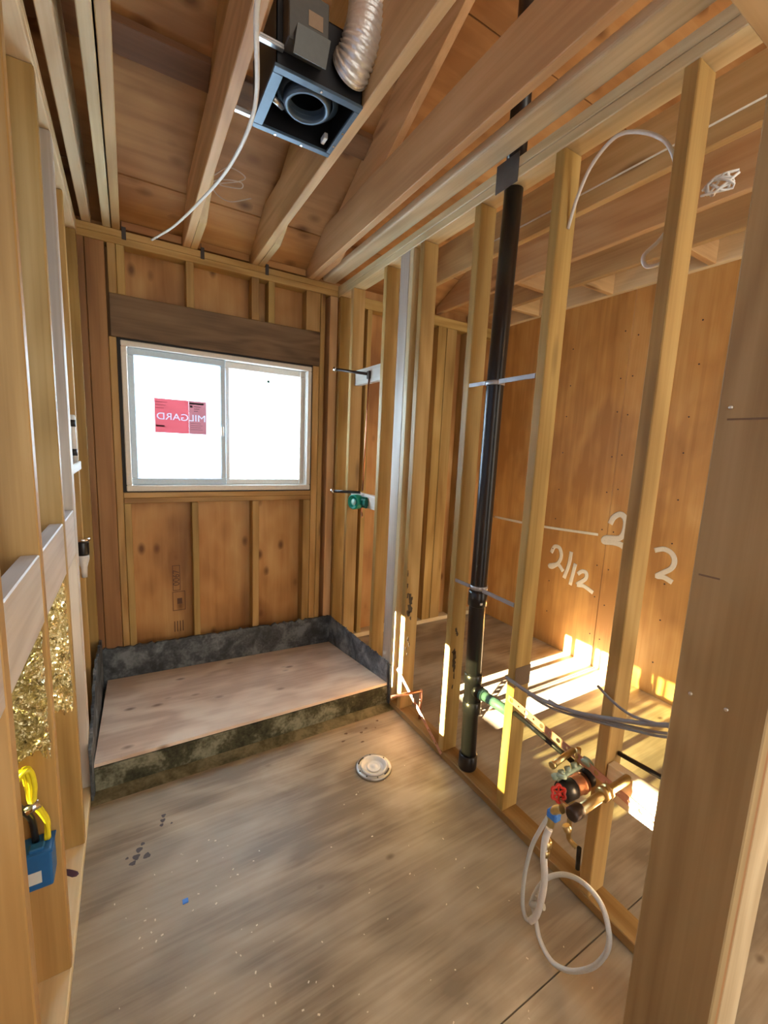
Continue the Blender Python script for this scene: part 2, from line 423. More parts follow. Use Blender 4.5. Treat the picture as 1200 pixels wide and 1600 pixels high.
bst(0.122, 0.158, 0.0385, 2.124, 'trimmer stud along the left jamb, carrying the left header end', wf=W_stud)
bst(0.160, 0.197, 0.0385, 1.168, 'short stud under the left end of the window sill', wf=W_stud)
bst(0.533, 0.571, 0.0385, 1.168, 'left one of two cripple studs standing free under the sill', 'cripple_stud')
bst(0.918, 0.963, 0.0385, 1.168, 'right one of two cripple studs standing free under the sill', 'cripple_stud')
bst(1.285, 1.338, 0.0385, 1.168, 'cripple stud under the right end of the sill', 'cripple_stud')
bst(1.341, 1.388, 0.0385, 2.124, 'trimmer stud along the right jamb of the window')
bst(1.390, 1.425, 0.0385, H - .001, 'full-height stud right of the window, left of the dark gap')
bst(1.462, 1.522, 0.0385, H - .001, 'last stud of the window wall, tight in the right corner', wf=W_joist)
lumber('sill_board', 'upper flat sill board directly under the window', 'sill', None, (0.160, 0.0, 1.202), (1.3395, 0.089, 1.2345), W_stud)
lumber('sill_board', 'lower flat sill board on top of the cripple studs', 'sill', None, (0.160, 0.0, 1.169), (1.3395, 0.089, 1.2012), W_stud)
lumber('header_beam', 'dull grey-brown header beam across the top of the window', 'beam', None, (0.132, -0.004, 2.126), (1.389, 0.089, 2.356), W_header)
bst(0.132, 0.172, 2.357, H - .001, 'left board of the pair of short studs on the left end of the header', 'cripple_stud', wf=W_stud)
bst(0.174, 0.214, 2.357, H - .001, 'right board of the pair of short studs on the left end of the header', 'cripple_stud', wf=W_stud)
bst(0.528, 0.572, 2.357, H - .001, 'short stud standing alone on the header, left of its middle', 'cripple_stud')
bst(0.914, 0.962, 2.357, H - .001, 'left one of two close short studs on the header, right of its middle', 'cripple_stud')
bst(1.023, 1.066, 2.357, H - .001, 'right one of two close short studs on the header, beside a dark gap', 'cripple_stud')
bst(1.285, 1.388, 2.357, H - .001, 'wide short block on the right end of the header', 'cripple_stud')
# side-room part of the same wall
lumber('bottom_plate', 'bottom plate at the back of the side room, seen between studs', 'plate', None, (1.62, 0.0, 0.0), (3.165, 0.089, 0.0375), W_pale)
lumber('top_plate', 'top plate at the back of the side room', 'plate', None, (1.62, 0.0, 2.585), (3.165, 0.089, 2.66), W_stud)
GS = 'studs at the back of the side room'
for x0, x1, lb in [(1.765, 1.803, 'side room back stud glimpsed left of the green fitting bay'), (2.16, 2.20, 'side room back stud hidden mostly behind the doubled stud'),
                   (2.43, 2.515, 'dark side of the paired side room studs behind the pitted stud'), (2.520, 2.625, 'orange-lit broad side room stud seen through the framed wall'),
                   (2.74, 2.78, 'side room back stud nearest the black pipe'), (3.12, 3.16, 'stud in the far corner of the side room')]:
    lumber('wall_stud', lb, 'stud', GS, (x0, 0.0, 0.0385), (x1, 0.089, 2.584), W_stud)

# inspection stamp on the back plywood
stmp = thing('ink_stamp', 'black ink grade stamp on the plywood left below the window', 'stamp', (0.43, 0.089, 0.25))
mb = MB()
def frame_yz(mb, x0, x1, z0, z1, y, w=0.004):
    for a in [((x0, z0), (x1, z0 + w)), ((x0, z1 - w), (x1, z1)), ((x0, z0), (x0 + w, z1)), ((x1 - w, z0), (x1, z1))]:
        mb.box((a[0][0], y - 0.0008, a[0][1]), (a[1][0], y + 0.0004, a[1][1]))
frame_yz(mb, 0.415, 0.462, 0.56, 0.735, 0.0898)
mb.build('number_frame', INK, stmp); mb = MB()
for k in range(4): mb.box((0.418 + k * 0.017, 0.089, 0.27), (0.424 + k * 0.017, 0.0902, 0.345))
mb.build('stamp_bars', INK, stmp); mb = MB()
frame_yz(mb, 0.412, 0.490, 0.42, 0.553, 0.0898)
mb.box((0.44, 0.089, 0.465), (0.47, 0.0902, 0.505))
mb.build('stamp_frame', INK, stmp)
tm = Matrix.Translation((0.439, 0.0896, 0.648)) @ Matrix.Rotation(math.radians(90), 4, 'X') @ Matrix.Rotation(math.radians(90), 4, 'Z')
text_mesh('0067', 0.055, tm, 'stamp_number', INK, stmp)

# hurricane clips on the top plate
for x, lb in [(0.216, 'small steel clip on the window wall plate at the doubled joist'), (0.622, 'small steel clip on the window wall plate at the pinkish joist'),
              (1.012, 'small steel clip on the window wall plate behind the fan joist')]:
    MB().box((x - 0.011, -0.003, H + 0.03), (x + 0.011, 0.0, HT + 0.02), 0.001).box((x - 0.011, -0.018, HT + 0.0), (x - 0.009, 0.0, HT + 0.035)).build(
        'rafter_clip', plain('dark_clip', (0.07, 0.06, 0.055), 0.5, 0.5), None, lb, 'clip', 'steel clips on the plate')
# frieze blocking between joist ends
GB = 'blocking boards between the joist ends above the window'
for x0, x1, lb in [(0.204, 0.514, 'board between the doubled joist and the pinkish joist, above the plate'), (0.600, 0.910, 'board between the pinkish joist and the fan joist, above the plate'),
                   (1.000, 1.290, 'board between the fan joist and the wide joist, above the plate')]:
    lumber('blocking_board', lb, 'board', GB, (x0, 0.035, HT + 0.022), (x1, 0.055, 2.758), lambda a: W_ply_roof(0))

# ------------------------------------------------------------------ window
win = thing('window_1', None, None, (0.756, 0.02, wz0)); win['kind'] = 'structure'
def ring(x0, x1, z0, z1, y0, y1, w, bev=0.003, wl=None, wr=None, wt=None, wb=None):
    wl, wr, wt, wb = [w if q is None else q for q in (wl, wr, wt, wb)]
    m = MB()
    m.box((x0, y0, z0), (x1, y1, z0 + wb), bev).box((x0, y0, z1 - wt), (x1, y1, z1), bev)
    m.box((x0, y0, z0 + wb), (x0 + wl, y1, z1 - wt), bev).box((x1 - wr, y0, z0 + wb), (x1, y1, z1 - wt), bev)
    return m
ring(0.1585, 1.3405, 1.2350, 2.1255, 0.006, 0.085, 0.022, 0).build('gasket', DARKGAP, win)
ring(wx0 + 0.005, wx1 - 0.005, wz0 + 0.004, wz1 - 0.004, 0.002, 0.078, 0.030, 0.004, wb=0.036, wt=0.032).build('window_frame', VINYL, win)
s = ring(0.208, 0.752, 1.279, 2.081, 0.018, 0.048, 0.034, 0.004, wr=0.034, wt=0.042, wb=0.042).build('sliding_sash', SASHV, win)
MB().box((0.242, 0.030, 1.321), (0.718, 0.034, 2.039)).build('glass_pane', FROST, s)
MB().box((0.722, 0.008, 1.60), (0.736, 0.020, 1.66), 0.003).build('latch', VINYL, s)
f2 = ring(0.746, 1.300, 1.279, 2.081, 0.045, 0.072, 0.034, 0.004, wt=0.042, wb=0.036).build('fixed_sash', VINYL, win)
MB().box((0.780, 0.056, 1.315), (1.266, 0.060, 2.039)).build('glass_pane', FROST, f2)
ring(1.262, 1.300, 1.279, 2.081, 0.030, 0.050, 0.008, 0.002).build('side_track', VINYL, win)
st = thing('window_sticker', 'red rectangular maker sticker, mirrored lettering, on the left window pane', 'sticker', (0.487, 0.028, 1.602))
yS = 0.0292
def lettering_outline():
    cu = bpy.data.curves.new('t', 'FONT'); cu.body = 'MILGARD'; cu.size = 0.058; cu.align_x = 'CENTER'; cu.align_y = 'CENTER'
    o = bpy.data.objects.new('t', cu); COL.objects.link(o)
    me = bpy.data.meshes.new_from_object(o.evaluated_get(bpy.context.evaluated_depsgraph_get())); bpy.data.objects.remove(o)
    bm = bmesh.new(); bm.from_mesh(me); bpy.data.meshes.remove(me)
    bmesh.ops.remove_doubles(bm, verts=bm.verts[:], dist=1e-6)
    return bm
tm = Matrix.Translation((0.489, yS, 1.700)) @ Matrix.Rotation(math.radians(90), 4, 'X') @ Matrix.Scale(-1, 4, (1, 0, 0)) @ Matrix.Scale(1.14, 4, (1, 0, 0))
bm = lettering_outline(); bm.transform(tm)
m = MB(); m.bm = bm; m.build('lettering', STK_WHITE, st)
for (xa, xb), nm, mt, lb in [((0.339, 0.5302), 'red_panel', STK_RED, None), ((0.5305, 0.634), 'tan_panel', STK_TAN, 'darker tan end panel')]:
    bm = lettering_outline(); bm.transform(tm)
    for f in bm.faces[:]: bm.faces.remove(f)
    for e_ in [e_ for e_ in bm.edges]:
        pass
    src = lettering_outline(); src.transform(tm)
    bm.free(); bm = bmesh.new(); vmap = {}
    for e_ in src.edges:
        if len(e_.link_faces) == 1:
            vv = []
            for v_ in e_.verts:
                if v_.index not in vmap: vmap[v_.index] = bm.verts.new(v_.co)
                vv.append(vmap[v_.index])
            bm.edges.new(vv)
    src.free()
    c = [bm.verts.new(p_) for p_ in ((0.339, yS, 1.602), (0.634, yS, 1.602), (0.634, yS, 1.808), (0.339, yS, 1.808))]
    for k in range(4): bm.edges.new((c[k], c[(k + 1) % 4]))
    bmesh.ops.triangle_fill(bm, edges=bm.edges[:], use_beauty=True)
    bmesh.ops.bisect_plane(bm, geom=bm.verts[:] + bm.edges[:] + bm.faces[:], plane_co=(xb, 0, 0), plane_no=(1, 0, 0), clear_outer=True)
    bmesh.ops.bisect_plane(bm, geom=bm.verts[:] + bm.edges[:] + bm.faces[:], plane_co=(xa, 0, 0), plane_no=(1, 0, 0), clear_inner=True)
    m = MB(); m.bm = bm; m.build(nm, mt, st, lb)
mb = MB()
mb.box((0.535, yS - 0.001, 1.787), (0.618, yS, 1.797)).box((0.537, yS - 0.001, 1.766), (0.552, yS, 1.780))
for k in range(3): mb.box((0.560, yS - 0.001, 1.772 - k * 0.014), (0.560 + 0.04 - 0.008 * k, yS, 1.775 - k * 0.014))
for k in range(4): mb.box((0.54, yS - 0.001, 1.668 - k * 0.013), (0.60 + 0.01 * (k % 2), yS, 1.670 - k * 0.013))
mb.build('small_print', STK_DARK, st)
mb = MB().box((0.345, yS - 0.001, 1.637), (0.392, yS, 1.648))
for k in range(3): mb.box((0.345, yS - 0.001, 1.785 - k * 0.018), (0.41 - 0.01 * k, yS, 1.788 - k * 0.018))
mb.build('red_print', sticker_mat('sticker_deep_red', (0.10, 0.006, 0.012)), st)
MB().lathe([(0.010, 0), (0.010, 0.001)], (1.040, 0.0545, 1.985), (0, 1, 0), 16).build('round_sticker', STK_GREEN, None, 'tiny green oval sticker on the right window pane', 'sticker')

# ------------------------------------------------------------------ shower platform
MB().box((0.012, -0.912, 0.0), (1.520, -0.822, 0.119), 0.005).build('shower_curb', MOSSY, None, 'speckled dark mortar curb along the front of the shower base', 'curb')
def warped_sheet():
    nx, ny = 24, 16; bm = bmesh.new()
    def zt(u, v): return (0.148 - 0.002 * u) * (1 - v) + (0.076 - 0.046 * u) * v
    top, bot = [], []
    for j_ in range(ny + 1):
        v = j_ / ny; a, b2 = [], []
        for i_ in range(nx + 1):
            u = i_ / nx; x = (0.016 + 0.016 * v) + u * ((1.506 - 0.0) - (0.016 + 0.016 * v)); y = -0.918 + v * 0.890
            a.append(bm.verts.new((x, y, zt(u, v)))); b2.append(bm.verts.new((x, y, zt(u, v) - 0.016)))
        top.append(a); bot.append(b2)
    for j_ in range(ny):
        for i_ in range(nx):
            bm.faces.new([top[j_][i_], top[j_][i_ + 1], top[j_ + 1][i_ + 1], top[j_ + 1][i_]])
            bm.faces.new([bot[j_][i_], bot[j_ + 1][i_], bot[j_ + 1][i_ + 1], bot[j_][i_ + 1]])
    for i_ in range(nx):
        bm.faces.new([bot[0][i_], bot[0][i_ + 1], top[0][i_ + 1], top[0][i_]]); bm.faces.new([top[ny][i_], top[ny][i_ + 1], bot[ny][i_ + 1], bot[ny][i_]])
    for j_ in range(ny):
        bm.faces.new([top[j_][0], top[j_ + 1][0], bot[j_ + 1][0], bot[j_][0]]); bm.faces.new([bot[j_][nx], bot[j_ + 1][nx], top[j_ + 1][nx], top[j_][nx]])
    m = MB(); m.bm = bm
    return m.build('plywood_cover', W_ply_platform(0), None, 'pale knotty plywood sheet laid over the shower base below the window', 'plywood sheet')
warped_sheet()
MB().prism([(-0.985, 0.0004), (-0.913, 0.0004), (-0.913, 0.012)], 0, 0.0, 1.522).build('mortar_fillet', MORTAR, None, 'thin greenish mortar slope where the dark curb meets the floor', 'mortar')
MB().box((0.012, -0.820, 0.0), (1.512, -0.004, 0.012)).build('shower_pan', MOSSY, None, 'mortar shower pan hidden under the plywood sheet between curb and window wall', 'pan')
def ragged_strip(name, axis, a0, a1, off, th, z0, zf, mat, label, n=90):
    """upturned liner with a torn top edge. axis 0: runs along x at y=off; axis 1: runs along y at x=off."""
    bm = bmesh.new(); rows = []
    for i in range(n + 1):
        a = a0 + (a1 - a0) * i / n
        zt = zf(i / n) + random.uniform(-0.003, 0.003) + 0.010 * math.sin(i * 1.7) * (random.random() < 0.22)
        r = []
        for t, z in ((0, z0), (0, (z0 + zt) / 2), (0, zt), (th, zt), (th, z0)):
            w = 0.0015 * math.sin(i * 0.55 + z * 20)
            r.append(bm.verts.new((a, off + t + w, z) if axis == 0 else (off + t + w, a, z)))
        rows.append(r)
    for A, B in zip(rows, rows[1:]):
        for k in range(4): bm.faces.new([A[k], A[k + 1], B[k + 1], B[k]])
        bm.faces.new([A[4], A[0], B[0], B[4]])
    bm.faces.new(rows[0]); bm.faces.new(rows[-1][::-1])
    bmesh.ops.recalc_face_normals(bm, faces=bm.faces[:])
    m = MB(); m.bm = bm
    return m.build(name, mat, None, label, 'liner', 'upturned liner strips around the platform')
ragged_strip('shower_liner', 0, 0.010, 1.514, -0.022, 0.018, 0.013, lambda t: 0.272 - 0.03 * t, LINER, 'dark tar liner strip turned up under the window')
ragged_strip('shower_liner', 1, -0.905, -0.005, W - 0.014, 0.012, 0.013, lambda t: 0.268 - 0.03 * t, LINERB, 'blue-grey liner strip turned up against the right studs')
ragged_strip('shower_liner', 1, -0.94, -0.030, 0.002, 0.012, 0.013, lambda t: 0.235 + 0.16 * min(1, t * 2.2) - 0.12 * max(0, t - .6), LINER, 'narrow liner strip turned up against the left studs')
MB().box((0.0025, -0.955, 0.001), (0.0115, -0.9205, 0.235), 0.001).build('liner_corner', LINER, None, 'folded liner end at the left front corner of the platform', 'liner')
MB().box((W - 0.012, -0.935, 0.013), (W - 0.002, -0.9145, 0.265), 0.001).build('liner_corner', LINER, None, 'folded liner end at the right front corner of the platform', 'liner')

# ------------------------------------------------------------------ right wall framing (x 1.524 .. 1.613)
GR = 'studs of the open right-hand wall'
lumber('bottom_plate', 'bottom plate of the open right-hand wall, along the floor edge', 'plate', None, (W, -2.53, 0.0), (W + D4, -0.002, 0.0375), W_stud)
o = MB()
o.box((W, -3.4, H), (W + D4, 0.088, H + 0.0370), 0.003).box((W, -3.4, H + 0.0392), (W + D4, 0.088, HT), 0.003)
o.build('top_plate', W_pale(1), None, 'doubled top plate of the right-hand wall, rising towards upper right', 'plate')
rs = [(-0.040, -0.003, 'broad-sided stud in the back right corner beside the window wall'), (-0.243, -0.205, 'first stud left of the green rough-in fitting'),
      (-0.677, -0.639, 'thin-edged stud right of the green rough-in fitting'), (-1.045, -1.005, 'mould-speckled stud right of the pale doubled stud'),
      (-1.452, -1.412, 'stud directly left of the black vent pipe'), (-1.862, -1.822, 'stud right of the black pipe, cut by the green drain pipe'),
      (-2.268, -2.228, 'tall stud behind the red valve handle, right of the white wire loop')]
for y0, y1, lb in rs:
    lumber('wall_stud', lb, 'stud', GR, (W, y0, 0.0385), (W + D4, y1, H - .001), W_stud)
lumber('wall_stud', 'pale whitish wide-faced board of the doubled stud', 'stud', GR, (W, -0.909, 0.0385), (W + SH, -0.820, H - .001), W_white)
lumber('wall_stud', 'narrow board against the right side of the pale wide stud', 'stud', GR, (W, -0.948, 0.0385), (W + D4, -0.910, H - .001), W_pale)
lumber('wall_stud', 'inner backing board behind the pale wide stud', 'stud', GR, (W + SH + 0.001, -0.860, 0.0385), (W + D4, -0.822, H - .001), W_brown)
WP = lambda a: wood('post_fir', (0.26, 0.155, 0.070), (0.37, 0.245, 0.120), (0.46, 0.32, 0.17), a, rough=0.5, knots=0.5)
PXF = 1.270
post = lumber('door_post', 'broad foreground post on the right with nail heads and pencil marks', 'post', None, (PXF, -2.700, 0.0), (PXF + SH, -2.532, 2.322), WP)
for y, z in [(-2.556, 1.679), (-2.566, 1.047), (-2.634, 1.048)]:
    MB().lathe([(0.004, 0), (0.004, 0.004), (0.002, 0.005)], (PXF - 0.0002, y, z), (-1, 0, 0), 12).build('nail_head', NAILM, post)
for a, b2, z in [(-2.552, -2.640, 1.655), (-2.545, -2.585, 1.32)]: MB().box((PXF - 0.0006, b2, z - 0.002), (PXF + 0.001, a, z + 0.002)).build('pencil_mark', plain('faint_pencil', (0.20, 0.13, 0.08), 0.8), post)
lumber('wall_stud', 'dark reddish stud at the right frame edge, against the foreground post', 'stud', None, (PXF + SH + 0.001, -2.692, 0.0), (PXF + 0.085, -2.540, H - .001), W_brown)
lumber('wall_stud', 'pale stud showing at the lower right corner behind the foreground post', 'stud', None, (PXF + 0.087, -2.692, 0.0), (PXF + 0.225, -2.540, H - .001), W_pale)
lumber('door_header', 'board crossing overhead in the upper right corner', 'board', None, (0.30, -2.700, 2.323), (PXF + SH, -2.535, 2.46), W_joist)
# side block with pale box between last stud and post
blk = MB().box((W + 0.006, -2.53, 0.445), (W + 0.044, -2.270, 0.560), 0.002).build('blocking_board', W_pale(1), None, 'sunlit short block to the right of the tall stud, copper strip over it', 'board')

# side blocks in the fitting bay
for z0, z1, lb in [(1.985, 2.085, 'pale cross block holding the shower arm stub near the top'), (1.165, 1.255, 'pale cross block behind the green fitting')]:
    lumber('cross_block', lb, 'block', 'cross blocks in the fitting bay', (W + 0.028, -0.638, z0), (W + 0.066, -0.244, z1), W_white)
lumber('wall_stud', 'inner orange stud visible inside the green fitting bay', 'stud', GS, (1.64, -0.0, 0.0385), (1.70, 0.089, 2.584), W_stud)

# ------------------------------------------------------------------ left wall framing (x -0.14 .. 0)
GL = 'studs of the left-hand wall'
lumber('bottom_plate', 'pale bottom plate of the left wall with a purple mark', 'plate', None, (XL, -3.0, 0.0), (0.0, -0.005, 0.0375), W_pale)
o = MB()
o.box((XL, -3.2, H), (0.0, -0.002, H + 0.037), 0.003).box((XL, -3.2, H + 0.0392), (0.0, -0.002, HT), 0.003)
o.build('top_plate', W_pale(1), None, 'doubled top plate of the left wall, upper left corner', 'plate')
for y0, lb in [(-2.062, 'nearest left stud, its brown side filling the bottom left edge'), (-1.662, 'left stud carrying the blue electrical box'),
               (-1.216, 'left stud between the two gold foil bays and the platform')]:
    lumber('wall_stud', lb, 'stud', GL, (XL, y0, 0.0385), (0.0, y0 + SH, H - .001), W_stud)
lumber('wall_stud', 'bluish white stud at the front left edge of the platform', 'stud', GL, (XL, -0.905, 0.0385), (0.0, -0.867, H - .001), W_white)
lumber('wall_stud', 'second board of the bluish pair at the platform left side', 'stud', GL, (XL, -0.866, 0.0385), (0.0, -0.828, H - .001), W_white)
lumber('wall_stud', 'yellow-edged left stud just before the window wall corner', 'stud', GL, (XL, -0.475, 0.0385), (-0.012, -0.437, H - .001), W_stud)
lumber('wall_stud', 'last left stud tight against the window wall', 'stud', GL, (XL, -0.072, 0.0385), (0.0, -0.034, H - .001), W_stud)
gb = 'whitish cross blocks of the left wall'
for y0, y1, lb in [(-2.5, -2.063, 'whitish cross block nearest the viewer at the left edge'), (-2.023, -1.663, 'whitish cross block above the crumpled foil, left bay'),
                   (-1.623, -1.217, 'whitish cross block in the middle bay of the left wall'), (-1.177, -0.906, 'small far whitish cross block beside the bluish stud')]:
    lumber('cross_block', lb, 'block', gb, (-0.040, y0, 1.092), (-0.001, y1, 1.268), W_white)
lumber('cross_block', 'bluish shelf block of the niche left of the window', 'block', None, (-0.100, -0.827, 1.402), (-0.001, -0.476, 1.442), W_white)
# purple crayon mark on the plate
mb = MB().tube(spline([(-0.075, -1.30, 0.038), (-0.045, -1.315, 0.0382), (-0.012, -1.345, 0.038)], 4), [0.003] + [0.011] * 7 + [0.005], 8, flat=1)
for v in mb.bm.verts: v.co.z = 0.0378 + (v.co.z - 0.0378) * 0.05
mb.build('crayon_mark', plain('purple_crayon', (0.07, 0.03, 0.06), 0.7), None, 'dark purple crayon mark on the left bottom plate', 'mark')

# crumpled gold foil against the stud sides
def crumple(x0, x1, z0, z1, y, label, seed, hang=0.05):
    rnd = random.Random(seed); nx, nz = 26, 70
    bm = bmesh.new(); grid = []
    for j in range(nz + 1):
        row = []
        for i in range(nx + 1):
            u, v = i / nx, j / nz
            x = x0 + (x1 - x0) * u; z = z0 + (z1 - z0) * v + (hang * (rnd.random() - .5) if j == 0 else 0)
            w = 0.010 * math.sin(9 * u + 4 * math.sin(7 * v + seed)) + 0.010 * rnd.uniform(-1, 1)
            if 0 < i < nx: x += rnd.uniform(-.002, .002)
            row.append(bm.verts.new((min(x, -0.002), y - 0.014 + w * (0.6 + 0.6 * (1 - v)), z)))
        grid.append(row)
    for j in range(nz):
        for i in range(nx):
            q = [grid[j][i], grid[j][i + 1], grid[j + 1][i + 1], grid[j + 1][i]]
            if (i + j) % 2: bm.faces.new([q[0], q[1], q[2]]); bm.faces.new([q[0], q[2], q[3]])
            else: bm.faces.new([q[0], q[1], q[3]]); bm.faces.new([q[1], q[2], q[3]])
    m = MB(); m.bm = bm
    o = m.build('insulation_foil', FOIL, None, label, 'foil', 'gold foil sheets in the left wall')
    md = o.modifiers.new('thick', 'SOLIDIFY'); md.thickness = 0.0015
    return o
crumple(-0.135, -0.003, 0.76, 1.09, -1.690, 'crumpled gold foil above the yellow cables', 3)
crumple(-0.135, -0.003, 0.62, 1.09, -1.240, 'bright crinkled gold foil in the bay nearer the platform', 5)

# blue electrical box with cables
bxo = thing('electrical_box', 'blue plastic electrical box with square label on the left stud', 'electrical box', (-0.043, -1.695, 0.398))
MB().box((-0.073, -1.728, 0.398), (-0.013, -1.664, 0.505), 0.005, 2).build('box_body', BLUEBOX, bxo)
MB().box((-0.076, -1.731, 0.497), (-0.010, -1.664, 0.503), 0.001).box((-0.060, -1.725, 0.5035), (-0.028, -1.700, 0.514), 0.003).build('top_flange', BLUEBOX, bxo)
MB().box((-0.068, -1.7292, 0.418), (-0.036, -1.7276, 0.452)).build('label', PAPER, bxo)
yc = thing('cable_bundle', 'bright yellow cable bundle looping above the blue box', 'cable', (-0.045, -1.70, 0.51))
for k, (dx, dy) in enumerate([(0, 0), (0.009, -0.004), (-0.009, 0.003), (0.004, 0.007)]):
    P = [(-0.100, -1.72, 0.66 - 0.01 * k), (-0.085 + dx, -1.725, 0.70), (-0.066 + dx, -1.725 + dy, 0.735), (-0.050 + dx, -1.72 + dy, 0.735), (-0.045 + dx, -1.715 + dy, 0.69), (-0.045 + dx * .6, -1.71 + dy, 0.64), (-0.032 + dx * .3, -1.705 + dy, 0.60), (-0.022 + dx * .2, -1.70 + dy, 0.56), (-0.024 + dx * .3, -1.695, 0.510)]
    MB().tube(spline(P, 5), 0.0055, 10, flat=0.8).build('cable', YELLOW, yc)
MB().tube([(-0.058, -1.722, 0.628), (-0.030, -1.716, 0.636)], 0.012, 12).build('cable_clip', CHROME, yc)
MB().tube(spline([(-0.085, -1.71, 0.70), (-0.075, -1.70, 0.63), (-0.055, -1.69, 0.58), (-0.05, -1.685, 0.505)], 5), 0.008, 10).build('dark_sleeve', BLACK, yc, label='black cable sleeve')

# chrome valve and labelled tube in the niche left of the window
v = thing('capped_valve', 'chrome and black capped valve body low in the left wall near the window', 'valve', (-0.02, -0.50, 0.93))
MB().lathe([(0.030, 0.0), (0.030, 0.012), (0.024, 0.013)], (-0.008, -0.53, 1.065), (0, 0, 1), 24).build('cap_ring', CHROME, v)
MB().lathe([(0.024, 0), (0.026, 0.01), (0.026, 0.06), (0.024, 0.065)], (-0.010, -0.53, 0.995), (0, 0, 1), 24).build('black_band', BLACK, v)
MB().lathe([(0.012, 0), (0.014, 0.05), (0.024, 0.09), (0.024, 0.11)], (-0.010, -0.53, 0.885), (0, 0, 1), 24).build('clear_skirt', WHITEP, v)
t2 = thing('labelled_tube', 'slim white tube with dark bands standing on the niche block', 'tube', (-0.03, -0.60, 1.443))
MB().lathe([(0.012, 0), (0.012, 0.20), (0.009, 0.21)], (-0.018, -0.56, 1.4425), (0, 0, 1), 16).build('tube_body', WHITEP, t2)
for z in (1.60, 1.47): MB().lathe([(0.0125, 0), (0.0125, 0.03)], (-0.018, -0.56, z), (0, 0, 1), 16).build('dark_band', BLACK, t2)

# ------------------------------------------------------------------ ceiling joists and rafters
GJ = 'ceiling joists overhead'
JT = HT + 0.225
def joist(x0, x1, label, wf=W_joist, bev=0.003, seg=1, group=GJ, y1=0.07):
    yc_ = (Z0 - JT) / SL      # where the sloped end cut meets full depth
    pts = [(y1, HT + 0.001), (-3.6, HT + 0.001), (-3.6, JT), (yc_, JT), (y1, roof_z(y1) - 0.003)]
    return MB().prism(pts, 0, x0, x1, bev).build('ceiling_joist', wf(1), None, label, 'joist', group)
joist(0.022, 0.064, 'leftmost ceiling joist, close along the left wall plate', W_pale)
joist(0.117, 0.155, 'bright pale ceiling joist, left board of the doubled pair', W_pale)
joist(0.1605, 0.199, 'tan ceiling joist, right board of the doubled pair', W_joist)
joist(0.516, 0.555, 'pinkish ceiling joist that the fan hanger bars reach', W_joist)
joist(0.916, 0.955, 'ceiling joist carrying the right side of the exhaust fan', W_joist)
joist(1.295, 1.333, 'deep ceiling joist between the fan joist and the rounded timber', W_joist)
o = MB(); o.box((1.396, -3.6, HT + 0.001), (1.497, 0.0, HT + 0.046), 0.019, 5)
o.build('rounded_timber', W_pale(1), None, 'rounded flat timber running along the right wall top plate', 'timber')
def rafter(x0, x1, label, wf=W_joist):
    d = 0.256
    ys_ = -(HT - (Z0 - d)) / SL
    ys_ = (Z0 - d - HT - 0.001) / SL
    pts = [(0.07, roof_z(0.07) - 0.001), (0.07, HT + 0.001), (ys_, HT + 0.001), (-3.9, roof_z(-3.9) - d), (-3.9, roof_z(-3.9) - 0.001)]
    return MB().prism(pts, 0, x0, x1, 0.002).build('roof_rafter', wf(1), None, label, 'rafter', 'sloping roof rafters')
rafter(0.5565, 0.594, 'sloping rafter on the right side of the pinkish joist')
rafter(0.9565, 0.994, 'sloping rafter behind the aluminium duct')
rafter(1.334, 1.371, 'sloping rafter rising above the deep joist, right of the fan')
# board across under the roof sheathing
GP = 'dark boards fixed across under the roof'
def purlin(x0, x1, ya, yb, label, th=0.03):
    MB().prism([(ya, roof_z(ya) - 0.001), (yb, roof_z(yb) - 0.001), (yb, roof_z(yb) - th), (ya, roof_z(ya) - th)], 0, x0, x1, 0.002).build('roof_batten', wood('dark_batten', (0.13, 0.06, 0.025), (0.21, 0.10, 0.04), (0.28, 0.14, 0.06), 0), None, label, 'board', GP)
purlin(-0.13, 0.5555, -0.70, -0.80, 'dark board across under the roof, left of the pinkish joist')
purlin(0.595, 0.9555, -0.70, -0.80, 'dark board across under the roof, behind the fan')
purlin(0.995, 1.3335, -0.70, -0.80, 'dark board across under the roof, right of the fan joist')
# side-room joists
GK = 'ceiling joists over the side room'
for x0, x1, lb in [(2.042, 2.080, 'side room joist carrying the white cable coil'), (2.442, 2.480, 'middle side room joist behind the wall studs'), (2.785, 2.823, 'side room joist nearest the far plywood wall')]:
    joist(x0, x1, lb, W_joist, group=GK)
lumber('ceiling_joist', 'lit side room joist tight on the far plywood wall', 'joist', GK, (3.125, -3.6, HT + .001), (3.165, 0.0, HT + 0.14), W_pale)
GD = 'short blocks between the side room joists'
for i, (x0, x1, y, lb) in enumerate([(2.824, 3.124, -0.42, 'short block by the far wall, behind the black pipe'), (2.824, 3.124, -1.05, 'short block by the far wall, middle bay'), (2.824, 3.124, -1.66, 'short block by the far wall, near the tall stud'),
                         (2.481, 2.784, -0.80, 'short block between the two farther side room joists')]):
    lumber('joist_block', lb, 'block', GD, (x0, y, HT + 0.001), (x1, y + 0.038, HT + 0.13), W_joist)

